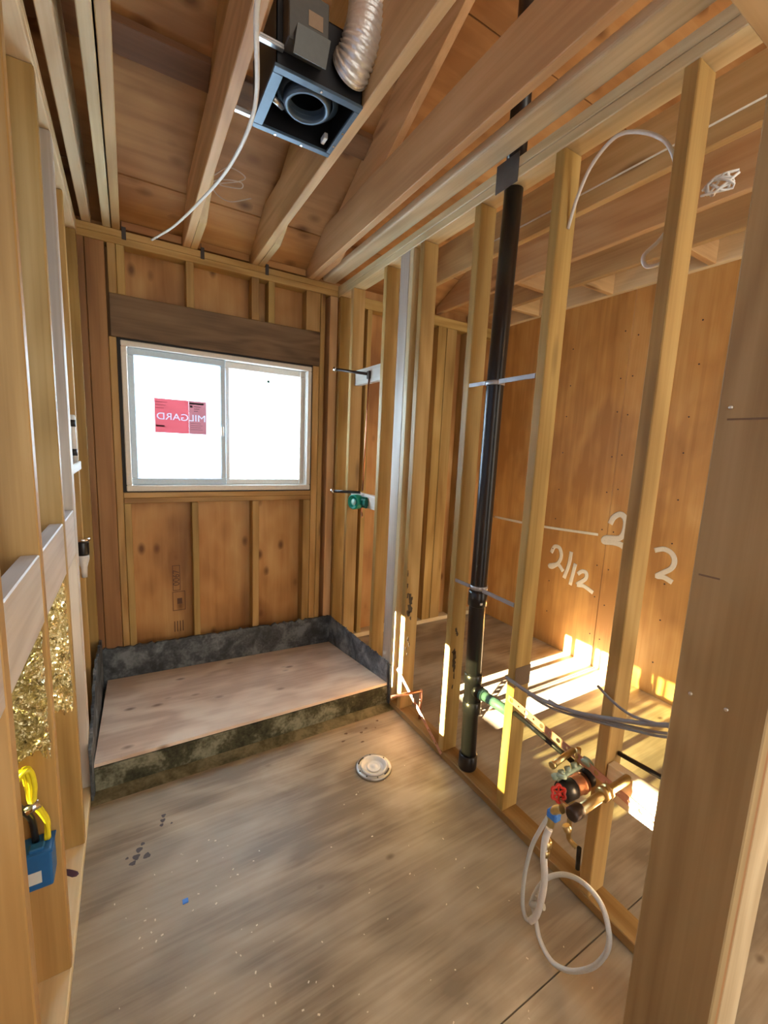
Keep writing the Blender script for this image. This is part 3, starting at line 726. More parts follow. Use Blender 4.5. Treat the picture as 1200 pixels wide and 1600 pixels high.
# ------------------------------------------------------------------ exhaust fan
fan = thing('exhaust_fan', 'square exhaust fan housing hung between joists, open at the bottom', 'fan', (0.765, -1.37, 2.69))
x0, x1, y0, y1, z0, z1 = 0.622, 0.911, -1.515, -1.232, 2.692, 2.885
m = MB()
m.box((x0, y0, z0), (x0 + 0.003, y1, z1)).box((x1 - 0.003, y0, z0), (x1, y1, z1)).box((x0, y0, z0), (x1, y0 + 0.003, z1)).box((x0, y1 - 0.003, z0), (x1, y1, z1)).box((x0, y0, z1 - 0.003), (x1, y1, z1))
m.build('housing', INSIDE, fan)
m = ring(x0 - 0.006, x1 + 0.003, y0 - 0.006, y1 + 0.006, z0 - 0.004, z0, 0.03, 0) if False else MB()
rim = MB()
for a in [((x0 - .006, y0 - .006), (x1 + .003, y0 + .020)), ((x0 - .006, y1 - .018), (x1 + .003, y1 + .006)), ((x0 - .006, y0 + .020), (x0 + .028, y1 - .018)), ((x1 - .016, y0 + .020), (x1 + .003, y1 - .018))]:
    rim.box((a[0][0], a[0][1], z0 - 0.006), (a[1][0], a[1][1], z0 + 0.004), 0.0015)
rim.build('rim_flange', BLUEGREY, fan)
sc = MB()
sc.lathe([(0.060, 0.012), (0.060, 0.0), (0.064, -0.007), (0.074, -0.007), (0.080, 0.0), (0.082, 0.030), (0.060, 0.030)], (0.768, -1.385, z0 + 0.022), (0, 0, 1), 40, caps=False)
sc.build('blower_ring', BLUEGREY, fan)
sc = MB().lathe([(0.085, 0.0), (0.104, 0.003), (0.104, 0.13)], (0.775, -1.375, z0 + 0.045), (0, 0, 1), 40, caps=False)
sc.build('scroll_case', plain('dark_scroll', (0.03, 0.045, 0.06), 0.45, 0.3), fan)
hub = MB().lathe([(0.058, 0), (0.058, 0.02), (0.0, 0.02)], (0.768, -1.385, z0 + 0.110), (0, 0, 1), 32).build('wheel_hub', INSIDE, fan)
MB().lathe([(0.007, 0), (0.009, 0.004), (0.005, 0.010)], (0.768, -1.385, z0 + 0.100), (0, 0, 1), 16).build('shaft_nut', CHROME, hub)
MB().tube([(0.655, -1.36, z0 + 0.02), (0.70, -1.325, z0 + 0.03)], 0.010, 10).build('bracket_pin', GALV, fan)
MB().box((0.868, -1.30, z0 + 0.01), (0.882, -1.26, z0 + 0.03), 0.002).build('wire_plug', WHITEP, fan)
MB().tube(spline([(0.668, -1.49, z0 + 0.004), (0.672, -1.475, z0 + 0.02), (0.668, -1.455, z0 + 0.035)], 4), 0.004, 8).build('lead_wire', WHITEP, fan)
for sx, sy in [(0.70, y1 - 0.004), (0.80, y1 - 0.004), (0.77, y0 + 0.006), (0.905, -1.30), (0.905, -1.38)]:
    MB().lathe([(0.004, 0), (0.004, -0.003)], (sx, sy, z0 - 0.006), (0, 0, 1), 10).build('screw', CHROME, fan)
jb = MB()
jb.box((0.640, y0 - 0.060, 2.735), (0.765, y0 - 0.001, 2.875), 0.003)
jb.build('wiring_compartment', DARKSTEEL, fan)
MB().prism([(y0 - 0.095, 2.752), (y0 - 0.060, 2.700), (y0 - 0.058, 2.700), (y0 - 0.058, 2.752)], 0, 0.655, 0.757).build('cover_lip', DARKSTEEL, fan)
MB().box((0.700, y0 - 0.0612, 2.79), (0.745, y0 - 0.060, 2.83)).build('rating_label', plain('tan_label', (0.36, 0.26, 0.17), 0.6), fan)
for yy, zz in [(-1.525, 2.735), (-1.238, 2.712)]:
    b_ = MB().box((0.556, yy - 0.010, zz - 0.007), (0.640, yy + 0.006, zz - 0.001), 0.001).box((0.556, yy - 0.010, zz + 0.001), (0.640, yy + 0.006, zz + 0.007), 0.001)
    b_.box((0.556, yy - 0.007, zz - 0.002), (0.640, yy + 0.004, zz + 0.002)).build('hanger_bar', GALV, fan)
MB().box((0.5555, -1.50, 2.722), (0.560, -1.27, 2.730), 0.001).build('bar_rail', GALV, fan)
coll = MB().lathe([(0.046, 0), (0.046, 0.020), (0.044, 0.020)], (0.862, y0 - 0.0005, 2.775), (0, -1, 0.25), 24).build('duct_collar', BLACK, fan)

# corrugated aluminium duct
P = spline([(0.862, y0 - 0.003, 2.775), (0.866, -1.552, 2.788), (0.878, -1.580, 2.84), (0.893, -1.575, 2.91), (0.900, -1.560, 3.00), (0.888, -1.545, 3.10), (0.868, -1.545, 3.22), (0.86, -1.56, 3.40)], 18)
R = [0.059 + 0.0035 * math.cos(math.pi * i / 2) + (random.uniform(-.003, .003) if i < 26 else 0) for i in range(len(P))]
MB().tube(P, R, 28).build('flexible_duct', FOILDUCT, None, 'shiny corrugated aluminium duct rising from the exhaust fan', 'duct')

# ceiling cables
MB().tube(spline([(0.500, -1.95, 2.90), (0.502, -1.84, 2.67), (0.504, -1.75, 2.60), (0.575, -1.443, 2.598), (0.565, -1.10, 2.598), (0.500, -0.75, 2.60), (0.425, -0.45, 2.60), (0.341, -0.221, 2.60)], 8), 0.0070, 10, flat=0.5).build(
    'electrical_cable', CABLE, None, 'thick cream cable hanging loose below the pinkish joist', 'cable')
MB().tube(spline([(0.600, -0.55, 2.84), (0.655, -0.64, 2.85), (0.735, -0.61, 2.85), (0.715, -0.55, 2.85), (0.640, -0.50, 2.84), (0.665, -0.47, 2.85), (0.740, -0.50, 2.85), (0.730, -0.55, 2.85), (0.66, -0.53, 2.85), (0.60, -0.48, 2.84), (0.645, -0.37, 2.85), (0.720, -0.34, 2.85), (0.816, -0.40, 2.87)], 8), 0.0028, 8).build(
    'thin_cable', plain('tan_cable', (0.55, 0.40, 0.28), 0.5), None, 'thin looped cable coil against the roof right of the pinkish joist', 'cable')
MB().tube(spline([(1.574, -1.863, 2.368), (1.574, -1.89, 2.46), (1.574, -1.935, 2.54), (1.574, -2.01, 2.583), (1.574, -2.085, 2.558), (1.574, -2.16, 2.50), (1.574, -2.199, 2.44), (1.60, -2.215, 2.36), (1.62, -2.21, 2.29), (1.59, -2.185, 2.22), (1.565, -2.157, 2.178), (1.575, -2.165, 2.148), (1.59, -2.20, 2.150), (1.60, -2.222, 2.165)], 8), 0.006, 10).build(
    'white_cable', WHITEP, None, 'white cable arching in front of the tall stud near the ceiling', 'cable')
P = []
for k in range(46):
    a = k * 0.62
    P.append((2.03 + 0.012 * math.sin(k * 1.3), -2.12 + 0.012 * math.sin(k * .9) + 0.050 * math.cos(a) * (1 - 0.3 * abs(math.sin(k * .37))), 2.545 + 0.034 * math.sin(a + 0.9 * math.sin(k * .43)) * (1 - 0.4 * abs(math.cos(k * .29)))))
MB().tube(P, 0.0045, 8).build('cable_coil', WHITEP, None, 'bundled white cable coil hanging on the side room joist', 'cable')
MB().tube([(2.035, -0.9, 2.765), (2.036, -2.30, 2.762)], 0.004, 8).build('thin_cable', CABLE, None, 'straight thin cable stapled along the side room joist face', 'cable')

# ------------------------------------------------------------------ black vent pipe
PX, PY, PR = 1.570, -1.587, 0.0415
vp = thing('vent_pipe', 'tall black plastic vent pipe running floor to ceiling in the right wall', 'pipe', (PX, PY, 0.03))
MB().tube([(PX, PY, 0.06), (PX - .012, PY + 0.008, 0.9), (PX - .010, PY + 0.008, 1.8), (PX, PY, H - 0.001)], PR - 0.004, 28).build('pipe_shaft', BLACK, vp)
MB().lathe([(PR, 0), (PR + 0.003, 0.005), (PR + 0.003, 0.07), (PR - 0.004, 0.075)], (PX, PY, 0.0385), (0, 0, 1), 28).build('base_coupling', BLACK, vp)
MB().lathe([(PR - 0.004, 0), (PR + 0.002, 0.004), (PR + 0.002, 0.06), (PR - 0.004, 0.064)], (PX - .002, PY + .002, 0.33), (0, 0, 1), 28).lathe([(PR - 0.004, 0), (PR + 0.002, 0.004), (PR + 0.002, 0.05), (PR - 0.004, 0.054)], (PX - .006, PY + .004, 0.48), (0, 0, 1), 28).tube([(PX - .004, PY, 0.455), (PX - .004, PY - 0.055, 0.455)], 0.030, 20).build('drain_tee', BLACK, vp)
MB().lathe([(PR - 0.004, 0), (PR + 0.002, 0.004), (PR + 0.002, 0.07), (PR - 0.004, 0.074)], (PX - .012, PY + 0.008, 0.865), (0, 0, 1), 28).build('upper_coupling', BLACK, vp)
MB().box((PX - 0.035, PY - 0.037, 0.883), (PX - 0.022, PY - 0.032, 0.892)).build('pipe_label', PAPER, vp)
MB().tube([(PX, PY, HT + 0.001), (PX, PY, 3.545)], PR - 0.003, 28).build('upper_shaft', BLACK, vp)
for z, lb in [(1.862, 'grey plumber strap around the black pipe at mid height'), (0.955, 'grey plumber strap around the lower black pipe')]:
    s_ = MB()
    s_.lathe([(PR - 0.003, 0), (PR - 0.001, 0.001), (PR - 0.001, 0.018), (PR - 0.003, 0.019)], (PX - .010, PY + .008, z - 0.010), (0, 0, 1), 28)
    s_.box((W + 0.001, -1.555, z - 0.008), (W + 0.004, -1.453, z + 0.008))
    s_.prism([(W + 0.012, -1.628), (W + 0.009, -1.628), (W + 0.001, -1.820), (W + 0.004, -1.820)], 2, z - 0.009, z + 0.009)
    s_.build('pipe_strap', plain('grey_strap', (0.42, 0.43, 0.46), 0.4, 0.5), None, lb, 'strap', 'straps around the black pipe')
MB().box((W - 0.0025, -1.650, H - 0.012), (W - 0.0005, -1.532, HT + 0.018), 0.0005).build('nail_plate', TAPEGREY, None, 'grey steel nail plate on the top plate above the black pipe', 'plate')
# green drain arm
gp = thing('drain_arm', 'muted green drain pipe joining the black pipe at knee height', 'pipe', (1.568, -1.72, 0.43))
MB().tube([(1.568, -1.642, 0.455), (1.568, -1.821, 0.462)], 0.022, 20).build('green_tube', TEAL, gp)
MB().tube([(1.568, -1.640, 0.455), (1.568, -1.662, 0.456)], 0.028, 20).build('slip_nut', TEAL, gp)

# ------------------------------------------------------------------ green shower valve in back bay, arm stub
gv = thing('shower_valve', 'bright green plastic shower valve guard in the narrow bay', 'valve', (1.54, -0.42, 1.15))
MB().lathe([(0.048, 0), (0.050, 0.004), (0.050, 0.055), (0.042, 0.060), (0.040, 0.045), (0.0, 0.045)], (1.535, -0.400, 1.200), (-1, -0.35, 0), 28).build('round_guard', GREENP, gv)
MB().lathe([(0.020, 0), (0.022, 0.004), (0.006, 0.008)], (1.490, -0.418, 1.200), (-1, -0.35, 0), 20).build('clear_window', plain('pale_blue_plastic', (0.45, 0.70, 0.66), 0.15), gv)
MB().box((1.535, -0.500, 1.165), (1.552, -0.360, 1.240), 0.004).box((1.52, -0.515, 1.18), (1.55, -0.45, 1.225), 0.006).build('valve_body', plain('dark_green_plastic', (0.0, 0.11, 0.08), 0.4), gv)
MB().tube([(1.540, -0.41, 1.2625), (1.300 + 0.09, -0.30, 1.2625)], 0.010, 10).build('stub_pipe', BLACK, gv)
MB().lathe([(0.014, 0), (0.014, 0.022)], (1.392, -0.301, 1.2625), (-1, 0.46, 0), 12).build('stub_cap', CHROME, gv)
MB().tube(spline([(1.545, -0.43, 1.165), (1.545, -0.43, 1.13), (1.54, -0.45, 1.115), (1.53, -0.47, 1.105)], 5), 0.006, 8).build('copper_tail', COPPER, gv)
sa = thing('shower_riser', 'thin dark copper riser with capped arm stub between the valve and upper block', 'pipe', (1.545, -0.42, 1.24))
MB().tube([(1.547, -0.43, 1.275), (1.547, -0.46, 2.03)], 0.006, 10).build('riser_pipe', COPPER, sa)
MB().tube([(1.545, -0.46, 2.035), (1.41, -0.25, 2.075)], 0.009, 12).build('arm_stub', plain('dark_iron', (0.05, 0.035, 0.03), 0.45, 0.6), sa)
MB().lathe([(0.015, 0), (0.015, 0.022)], (1.412, -0.252, 2.075), (-0.56, 0.83, 0.16), 12).build('stub_cap', CHROME, sa)
MB().box((1.535, -0.475, 2.005), (1.551, -0.445, 2.055), 0.004).build('drop_ear', plain('dark_iron', (0.05, 0.035, 0.03), 0.45, 0.6), sa)

# ------------------------------------------------------------------ copper bracket strips
def perforated(p0, p1, width, label, name='bracket_strip', holes=8, mat=COPPERPL):
    """flat strip in the wall plane (x const) with round holes cut through it."""
    p0, p1 = Vector(p0), Vector(p1); L = (p1 - p0).length; u = (p1 - p0).normalized(); v_ = Vector((1, 0, 0)).cross(u).normalized()
    mb = MB(); seg = 12; cell = L / holes; r = width * 0.30
    b2 = bmesh.new()
    for k in range(holes):
        c = p0 + u * (cell * (k + 0.5)); outer = []; inner = []
        for s_ in range(seg * 2):
            th = 2 * math.pi * s_ / (seg * 2); cs, sn = math.cos(th), math.sin(th)
            q = 1 / max(abs(cs), abs(sn))
            outer.append(c + u * (cs * q * cell / 2) + v_ * (sn * q * width / 2))
            inner.append(c + u * cs * r * (1.0 if k % 2 == 0 else 0.5) + v_ * sn * r * (1.0 if k % 2 == 0 else 0.5))
        vo = [b2.verts.new(x) for x in outer]; vi = [b2.verts.new(x) for x in inner]
        for s_ in range(seg * 2):
            t = (s_ + 1) % (seg * 2); b2.faces.new([vo[s_], vo[t], vi[t], vi[s_]])
    bmesh.ops.remove_doubles(b2, verts=b2.verts[:], dist=1e-5)
    mb.merge(b2)
    o = mb.build(name, mat, None, label, 'bracket', 'perforated copper-coloured strips')
    md = o.modifiers.new('thick', 'SOLIDIFY'); md.thickness = 0.0015; md.offset = 0
    return o
perforated((W - 0.003, -1.840, 0.560), (W - 0.003, -2.450, 0.480), 0.030, 'perforated copper strip crossing the tall stud behind the red valve', holes=16)
perforated((W - 0.003, -1.000, 0.275), (W - 0.003, -1.445, 0.025), 0.022, 'twisted perforated strip slanting down to the bottom plate left of the pipe', holes=14)

# copper stub near the platform
cs_ = thing('supply_stub', 'short copper supply stub poking out beside the platform corner', 'pipe', (1.5, -1.15, 0.05))
MB().tube([(1.375, -1.175, 0.232), (1.575, -1.175, 0.212)], 0.008, 14).build('stub_pipe', COPPER, cs_)
MB().tube([(1.575, -1.175, 0.220), (1.575, -1.175, 0.040)], 0.008, 12).build('down_pipe', COPPER, cs_)

# ------------------------------------------------------------------ supply valve cluster with hose
vc = thing('supply_valve', 'brass supply valve with red wheel handle on a horizontal pipe', 'valve', (1.30, -2.32, 0.48))
PZ, PYv = 0.552, -2.335
MB().tube([(W + 0.012, PYv, PZ), (1.25, PYv, PZ - 0.004)], 0.0135, 18).build('brass_pipe', BRASS, vc)
MB().lathe([(0.0135, 0), (0.022, 0.002), (0.022, 0.018), (0.018, 0.020), (0.018, 0.026), (0.023, 0.028), (0.023, 0.036), (0.0135, 0.038)], (1.392, PYv, PZ), (1, 0, 0), 8).build('union_nut', BRASS, vc)
MB().tube([(1.29, PYv - 0.002, PZ - 0.025), (1.40, PYv - 0.002, PZ - 0.018)], 0.005, 8).build('side_rod', BRASS, vc)
MB().lathe([(0.018, 0), (0.021, 0.006), (0.021, 0.040), (0.015, 0.046)], (1.292, PYv, PZ - 0.003), (-1, 0, 0), 10).build('valve_body', plain('dark_bronze', (0.07, 0.05, 0.04), 0.4, 0.7), vc)
MB().tube([(1.262, PYv + 0.010, PZ), (1.262, -2.288, PZ + 0.002)], 0.0055, 10).build('stem', BRASS, vc)
mh = MB()
HC = Vector((1.262, -2.281, PZ + 0.018))
ax = Vector((-0.35, -0.85, 0.40)).normalized()
q = Vector((0, 0, 1)).rotation_difference(ax).to_matrix()
ringp = [HC + q @ Vector((0.021 * (1 + 0.14 * math.cos(6 * t)) * math.cos(t), 0.021 * (1 + 0.14 * math.cos(6 * t)) * math.sin(t), 0)) for t in [2 * math.pi * k / 48 for k in range(48)]]
mh.tube(ringp, 0.0042, 8, closed=True)
for k in range(3):
    t = k * math.pi / 3
    a_ = q @ Vector((0.021 * math.cos(t), 0.021 * math.sin(t), 0)); mh.tube([HC - a_, HC + a_], 0.0028, 6)
mh.lathe([(0.007, -0.004), (0.007, 0.006), (0.003, 0.008)], HC, ax, 12)
mh.build('red_wheel_handle', RED, vc)
MB().tube(spline([(1.250, PYv + 0.03, PZ - 0.01), (1.250, PYv + 0.05, PZ - 0.03), (1.257, -2.272, 0.485), (1.262, -2.266, 0.450)], 5), [0.012] * 16, 14).build('outlet_elbow', BRASS, vc)
MB().lathe([(0.012, 0), (0.012, 0.014), (0.009, 0.02)], (1.262, -2.315, 0.492), (0.2, -0.6, -1), 8).build('drain_cap', BRASS, vc)
MB().box((1.240, -2.296, 0.487), (1.268, -2.262, 0.514), 0.004).build('blue_tag', BLUETAPE, vc)
# mixing valve behind
mv = thing('mixing_valve', 'black and copper barrel mixing valve with green fittings behind the brass pipe', 'valve', (1.46, -2.23, 0.45))
MB().lathe([(0.030, 0), (0.034, 0.004), (0.034, 0.050), (0.030, 0.054)], (1.400, -2.200, 0.452), (1, -0.12, 0.05), 28).build('black_band', BLACK, mv)
MB().lathe([(0.028, 0), (0.031, 0.004), (0.031, 0.030), (0.034, 0.032), (0.034, 0.036), (0.031, 0.038), (0.031, 0.050), (0.026, 0.054)], (1.455, -2.206, 0.455), (1, -0.12, 0.05), 28).build('copper_barrel', COPPER, mv)
MB().lathe([(0.022, 0), (0.030, 0.004), (0.030, 0.040), (0.018, 0.046)], (1.512, -2.212, 0.468), (1, -0.12, 0.12), 28).build('rear_cap', BLACK, mv)
m_ = MB().lathe([(0.012, 0), (0.020, 0.003), (0.020, 0.020), (0.012, 0.024)], (1.520, -2.200, 0.508), (1, 0, 0.5), 18)
m_.lathe([(0.014, 0), (0.017, 0.003), (0.017, 0.012), (0.014, 0.014)], (1.412, -2.188, 0.490), (0.5, 0.3, 1), 12)
for k in range(4): m_.lathe([(0.009, 0), (0.011, 0.003), (0.011, 0.016), (0.009, 0.018)], (1.40 + 0.028 * k, -2.176 - 0.004 * k, 0.482 + 0.006 * k), (0, 0.6, 1), 10)
m_.tube([(1.40, -2.180, 0.484), (1.50, -2.195, 0.506)], 0.007, 10)
m_.build('green_fitting', PALEGREEN, mv)
MB().tube([(1.528, -2.165, 0.48), (1.528, -2.165, 0.545)], 0.009, 14).build('riser_pipe', BRASS, mv)
MB().tube(spline([(1.515, -2.172, 0.42), (1.515, -2.172, 0.30), (1.515, -2.174, 0.215), (1.518, -2.182, 0.193), (1.522, -2.205, 0.184)], 6), 0.0085, 14).build('drop_pipe', BRASS, mv)
MB().tube([(1.524 + 0.004, -2.212, 0.186), (1.53, -2.214, 0.100)], 0.008, 10).build('black_tail', BLACK, mv)
MB().tube([(1.402, -2.155, 0.518), (1.522, -2.150, 0.530)], 0.0105, 16).lathe([(0.0125, 0), (0.0125, 0.012), (0.007, 0.012)], (1.412, -2.155, 0.519), (-1, 0, 0), 16).build('spout_stub', BRASS, mv)
MB().tube([(W + 0.014, -1.865, 0.500), (W + 0.014, -2.16, 0.472)], 0.0095, 12).build('black_pipe', BLACK, None, 'thin black pipe just under the copper strip', 'pipe')
MB().tube([(W + 0.062, -2.272, 0.580), (W + 0.062, -2.53, 0.600)], 0.008, 12).build('black_pipe', BLACK, None, 'thin black pipe above the sunlit block', 'pipe')
# braided hose
hs_ = thing('braided_hose', 'silver braided supply hose looping down to the floor', 'hose', (1.265, -2.34, 0.02))
X = 1.262
P = [(X, -2.264, 0.436), (X - .01, -2.262, 0.40), (X - .012, -2.265, 0.34), (X, -2.267, 0.266), (X, -2.266, 0.195), (X + .004, -2.252, 0.11), (X + .006, -2.232, 0.062), (X + .006, -2.214, 0.052), (X, -2.203, 0.085), (X - .006, -2.200, 0.15), (X - .010, -2.205, 0.24), (X - .012, -2.22, 0.34), (X - .012, -2.243, 0.42), (X - .010, -2.262, 0.478)]
MB().tube(spline(P[:7], 8), 0.0105, 14).build('white_sleeve', WHITEP, hs_, label='white sleeve section')
MB().tube(spline(P[6:], 8), 0.0065, 12).build('return_hose', BRAID, hs_)
P = [(X + .012, -2.222, 0.110), (X + .012, -2.236, 0.175), (X + .014, -2.262, 0.245), (X + .016, -2.300, 0.300), (X + .014, -2.345, 0.340), (X + .010, -2.395, 0.360), (X + .006, -2.440, 0.352), (X, -2.470, 0.310), (X, -2.475, 0.250), (X, -2.452, 0.172), (X, -2.415, 0.105), (X, -2.370, 0.050), (X, -2.320, 0.022), (X + .008, -2.270, 0.035), (X + .016, -2.240, 0.080), (X + .018, -2.222, 0.110)]
MB().tube(spline(P, 8), 0.0072, 12).build('loop', BRAID, hs_)
MB().lathe([(0.012, 0), (0.0155, 0.004), (0.0155, 0.024), (0.011, 0.026)], (X - .004, -2.263, 0.372), (0.05, 0, 1), 6).lathe([(0.013, 0), (0.013, 0.02)], (X - .008, -2.265, 0.348), (0.05, 0, 1), 20).build('hose_nut', BRASS, hs_)
MB().lathe([(0.009, 0), (0.010, 0.02)], (X + .012, -2.249, 0.150), (0, 0.2, 1), 14).tube([(X, -2.235, 0.13), (X + .01, -2.27, 0.155)], 0.010, 8).build('plastic_tie', plain('cloudy_tie', (0.55, 0.55, 0.50), 0.3), hs_)

# grey tubing in the side room
for i, (P, r, lb) in enumerate([
    ([(1.504, -1.835, 0.652), (1.504, -1.93, 0.648), (1.504, -2.023, 0.654), (1.506, -2.154, 0.684), (1.512, -2.30, 0.742), (1.53, -2.43, 0.800), (1.64, -2.50, 0.82)], 0.0075, 'thickest grey tube, starting in front of the notched stud'),
    ([(1.506, -1.949, 0.639), (1.506, -2.03, 0.640), (1.508, -2.107, 0.655), (1.510, -2.22, 0.690), (1.515, -2.33, 0.728), (1.53, -2.43, 0.762), (1.64, -2.50, 0.78)], 0.0045, 'lowest thin grey tube sagging across the tall stud'),
    ([(1.516, -2.035, 0.660), (1.508, -2.12, 0.670), (1.510, -2.22, 0.700), (1.516, -2.33, 0.738), (1.54, -2.43, 0.770), (1.65, -2.50, 0.79)], 0.0045, 'grey tube lying just above the lowest one'),
    ([(1.516, -2.211, 0.812), (1.510, -2.27, 0.790), (1.508, -2.332, 0.780), (1.52, -2.40, 0.790), (1.55, -2.46, 0.80), (1.66, -2.52, 0.81)], 0.0045, 'grey tube coming down steeply from upper left in front of the tall stud')]):
    MB().tube(spline(P, 8), r, 10).build('grey_tube', GREYCABLE, None, lb, 'tube', 'grey tubes at the right wall')
# nail plate with stamp on notched stud
MB().box((W - 0.001, -1.8635, 0.615), (W + D4, -1.8625, 0.700)).build('nail_plate', plain('stamped_plate', (0.20, 0.14, 0.09), 0.6, 0.4), None, 'brownish stamped plate on the stud right of the black pipe', 'plate')

# ------------------------------------------------------------------ toilet flange
fl = thing('toilet_flange', 'white and steel toilet flange set in the plywood floor', 'flange', (1.180, -1.345, 0.0))
C0 = (1.180, -1.345, 0.0)
MB().lathe([(0.086, 0.0), (0.088, 0.003), (0.088, 0.010), (0.085, 0.013), (0.060, 0.013), (0.060, 0.0)], C0, (0, 0, 1), 48).build('steel_ring', plain('flange_steel', (0.50, 0.50, 0.48), 0.35, 0.8), fl)
MB().lathe([(0.066, 0.0), (0.066, 0.020), (0.063, 0.022), (0.058, 0.021), (0.050, 0.006), (0.046, 0.004), (0.0, 0.0045)], C0, (0, 0, 1), 48).build('white_cup', WHITEP, fl)
MB().lathe([(0.034, 0.0), (0.034, 0.008), (0.030, 0.009), (0.026, 0.006), (0.012, 0.006), (0.010, 0.009), (0.0, 0.010)], (C0[0], C0[1], 0.003), (0, 0, 1), 36).build('test_cap', WHITEP, fl)
for a0, a1 in [(285, 325), (105, 150)]:
    P = [(C0[0] + 0.075 * math.cos(math.radians(a)), C0[1] + 0.075 * math.sin(math.radians(a)), 0.0132) for a in range(a0, a1, 5)]
    MB().tube(P, 0.0035, 6, flat=1).build('bolt_slot', BLACK, fl)
for a in (20, 75, 180, 215, 255):
    MB().lathe([(0.004, 0), (0.004, 0.002)], (C0[0] + 0.077 * math.cos(math.radians(a)), C0[1] + 0.077 * math.sin(math.radians(a)), 0.013), (0, 0, 1), 10).build('screw', DARKSTEEL, fl)

# ------------------------------------------------------------------ spray paint on the far wall
STR = {'line': [(-0.063, 0.972), (-0.388, 0.972), (-0.708, 0.981), (-1.122, 1.005)],
'2a': [(-0.735, 0.777), (-0.762, 0.834), (-0.811, 0.831), (-0.832, 0.765), (-0.803, 0.7), (-0.732, 0.667), (-0.758, 0.66), (-0.811, 0.695), (-0.865, 0.653)],
's1': [(-0.918, 0.827), (-0.91, 0.728), (-0.879, 0.6)], 's2': [(-0.965, 0.742), (-0.939, 0.561)],
'2b': [(-0.994, 0.667), (-1.027, 0.697), (-1.063, 0.694), (-1.062, 0.646), (-0.997, 0.583), (-1.055, 0.589), (-1.137, 0.561)],
'2c': [(-1.202, 1.099), (-1.222, 1.15), (-1.267, 1.181), (-1.308, 1.151), (-1.314, 1.079), (-1.283, 1.012), (-1.184, 0.992), (-1.174, 0.964), (-1.238, 0.971), (-1.301, 0.966), (-1.341, 0.938)],
'2d': [(-1.525, 0.978), (-1.58, 0.999), (-1.629, 0.982), (-1.652, 0.937), (-1.637, 0.882), (-1.562, 0.815), (-1.604, 0.816), (-1.658, 0.797)]}
def paint(keys, r, name, label):
    mb = MB()
    for k in keys:
        P = spline([(0.0, a, z) for a, z in STR[k]], 6)
        mb.tube(P, r, 8)
    for v_ in mb.bm.verts: v_.co.x = XF - 0.0012 + v_.co.x * 0.05
    mb.build(name, SPRAY, None, label, 'marking')
paint(['line'], 0.010, 'paint_line', 'thin white horizontal spray line on the far plywood')
paint(['2a', 's1', 's2', '2b'], 0.016, 'paint_marking', 'sprayed white 2/12 marking on the far plywood wall')
paint(['2c'], 0.021, 'paint_marking', 'larger sprayed figure 2 above right of the 2/12')
paint(['2d'], 0.017, 'paint_marking', 'sprayed figure 2 seen right of the tall stud')
# nail rows on the far wall
mb = MB()
for y in (-0.75, -1.15, -1.23, -1.62, -2.0, -2.38):
    for k in range(9):
        mb.lathe([(0.005, 0), (0.005, 0.002)], (XF - 0.0005, y + random.uniform(-.008, .008), 0.25 + k * 0.27 + random.uniform(-.03, .03)), (-1, 0, 0), 8)
mb.build('sheathing_nails', PENCIL, None, 'rows of tiny dark nail heads on the far plywood wall', 'nails', kind='stuff')

# ------------------------------------------------------------------ bits on the floor
MB().box((0.298, -1.592, 0.0), (0.316, -1.576, 0.005), 0.001).build('plastic_chip', BLUETAPE, None, 'tiny blue plastic chip on the floor, lower left', 'chip')
rnd = random.Random(11)
mb = MB()
for k in range(150):
    x, y = rnd.uniform(0.08, 1.35), -1.35 - 1.1 * rnd.random() ** 0.8
    if rnd.random() < 0.45: x = rnd.uniform(0.08, 0.6)
    s_ = rnd.uniform(0.0015, 0.0042); a = rnd.uniform(0, 3.14)
    b2 = bmesh.new(); bmesh.ops.create_cube(b2, size=1.0)
    mb.merge(b2, Matrix.Translation((x, y, 0.001)) @ Matrix.Rotation(a, 4, 'Z') @ Matrix.Diagonal((s_ * 1.8, s_, 0.0018, 1)))
mb.build('wood_chips', plain('pale_wood_chip', (0.75, 0.66, 0.48), 0.6), None, 'scattered pale wood chips on the plywood floor', 'chips', kind='stuff')
def blot(cx, cy, blobs, label, mat=PENCIL):
    mb = MB()
    for dx, dy, r, e in blobs:
        n = 14; vs_ = []
        b2 = bmesh.new()
        for k in range(n):
            t = 2 * math.pi * k / n; rr = r * (1 + 0.35 * math.sin(3 * t + dx * 90) * rnd.random())
            vs_.append(b2.verts.new((cx + dx + rr * math.cos(t) * e, cy + dy + rr * math.sin(t), 0.0006)))
        b2.faces.new(vs_); r2 = bmesh.ops.extrude_face_region(b2, geom=b2.faces[:])
        for v_ in r2['geom']:
            if isinstance(v_, bmesh.types.BMVert): v_.co.z = 0.0
        mb.merge(b2)
    mb.build('tar_spot', mat, None, label, 'stain', 'dark tar spots on the floor')
TAR = plain('tar_spot', (0.085, 0.075, 0.072), 0.6)
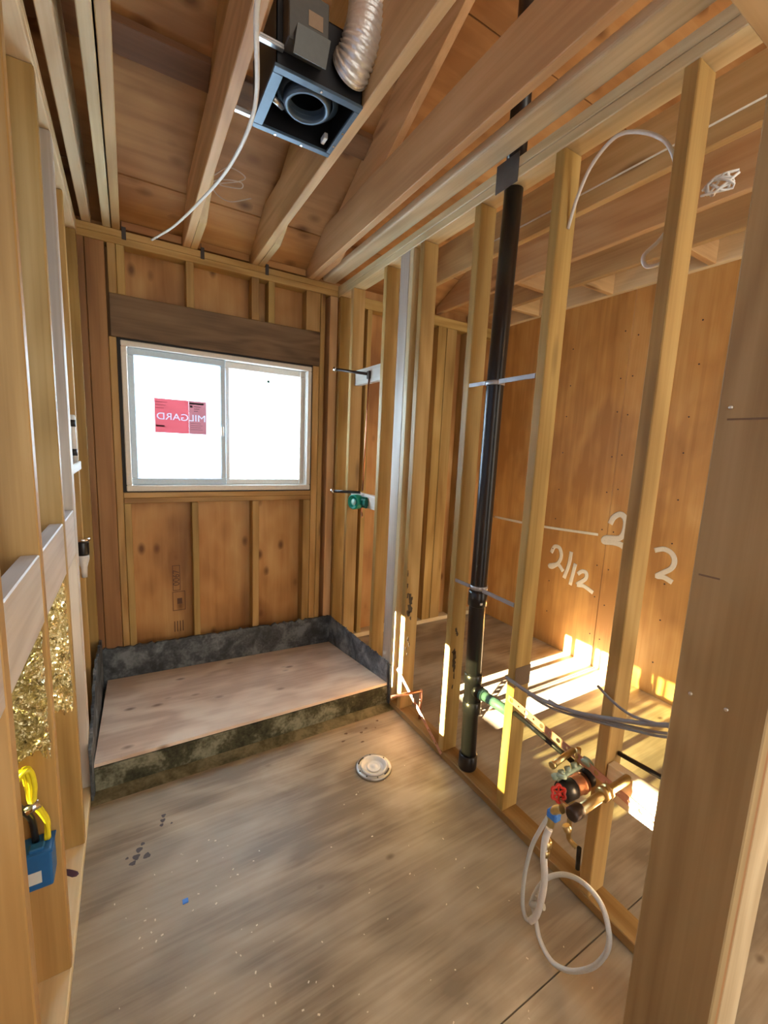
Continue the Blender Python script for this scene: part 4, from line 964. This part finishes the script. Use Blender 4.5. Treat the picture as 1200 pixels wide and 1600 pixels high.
blot(0.165, -1.325, [(0, 0, .012, 1), (.010, .028, .011, 1), (-.012, -.022, .009, 1.2), (.022, .050, .007, 1), (.035, -.012, .012, 1), (-.03, .01, .005, 1)], 'larger cluster of dark tar spots left of the flange', TAR)
blot(0.262, -1.195, [(0, 0, .009, 1), (.004, .024, .008, 1), (-.006, -.022, .007, 1), (.03, -.03, .004, 1)], 'small dark tar spots nearer the platform front', TAR)
blot(1.25, -1.08, [(0, 0, .006, 1.6), (.04, .02, .006, 1.6), (-.08, .03, .007, 1.4), (.09, .0, .004, 1), (-.12, -.02, .005, 2), (.13, .05, .006, 1.3), (-.03, -.07, .005, 2)], 'scattered dark flecks between flange and platform', plain('brown_fleck', (0.13, 0.08, 0.045), 0.7))

# ------------------------------------------------------------------ mould and pitting marks on right studs (real thin smears)
def smear(y, pts, label):
    mb = MB()
    for dx, z, r, e in pts:
        n = 10; b2 = bmesh.new(); vs_ = []
        for k in range(n):
            t = 2 * math.pi * k / n; rr = r * 1.35 * (0.6 + 0.8 * rnd.random())
            vs_.append(b2.verts.new((W + dx + rr * math.cos(t), y - 0.0006, z + rr * e * math.sin(t))))
        b2.faces.new(vs_); r2 = bmesh.ops.extrude_face_region(b2, geom=b2.faces[:])
        for v_ in r2['geom']:
            if isinstance(v_, bmesh.types.BMVert): v_.co.y = y
        mb.merge(b2)
    mb.build('mould_stain', plain('mould', (0.07, 0.05, 0.03), 0.8), None, label, 'stain', 'dark mould stains on studs')
smear(-1.0455, [(.028, .735, .007, 2.5), (.036, .70, .008, 2), (.030, .66, .011, 2.2), (.022, .63, .008, 2), (.045, .72, .004, 2), (.012, .74, .004, 3), (.008, .80, .004, 3), (.006, .87, .003, 4), (.04, .60, .004, 2), (.03, .47, .004, 3), (.04, .44, .003, 4), (.018, .42, .003, 3), (.03, .38, .003, 2)], 'dark mould smears on the speckled stud')
smear(-1.4525, [(.030, .695, .005, 2), (.038, .675, .005, 2), (.026, .58, .008, 1.6), (.034, .555, .010, 1.6), (.030, .52, .008, 2.2), (.036, .49, .005, 3), (.038, .45, .003, 5), (.032, .39, .003, 4)], 'dark mould smears on the stud left of the black pipe')
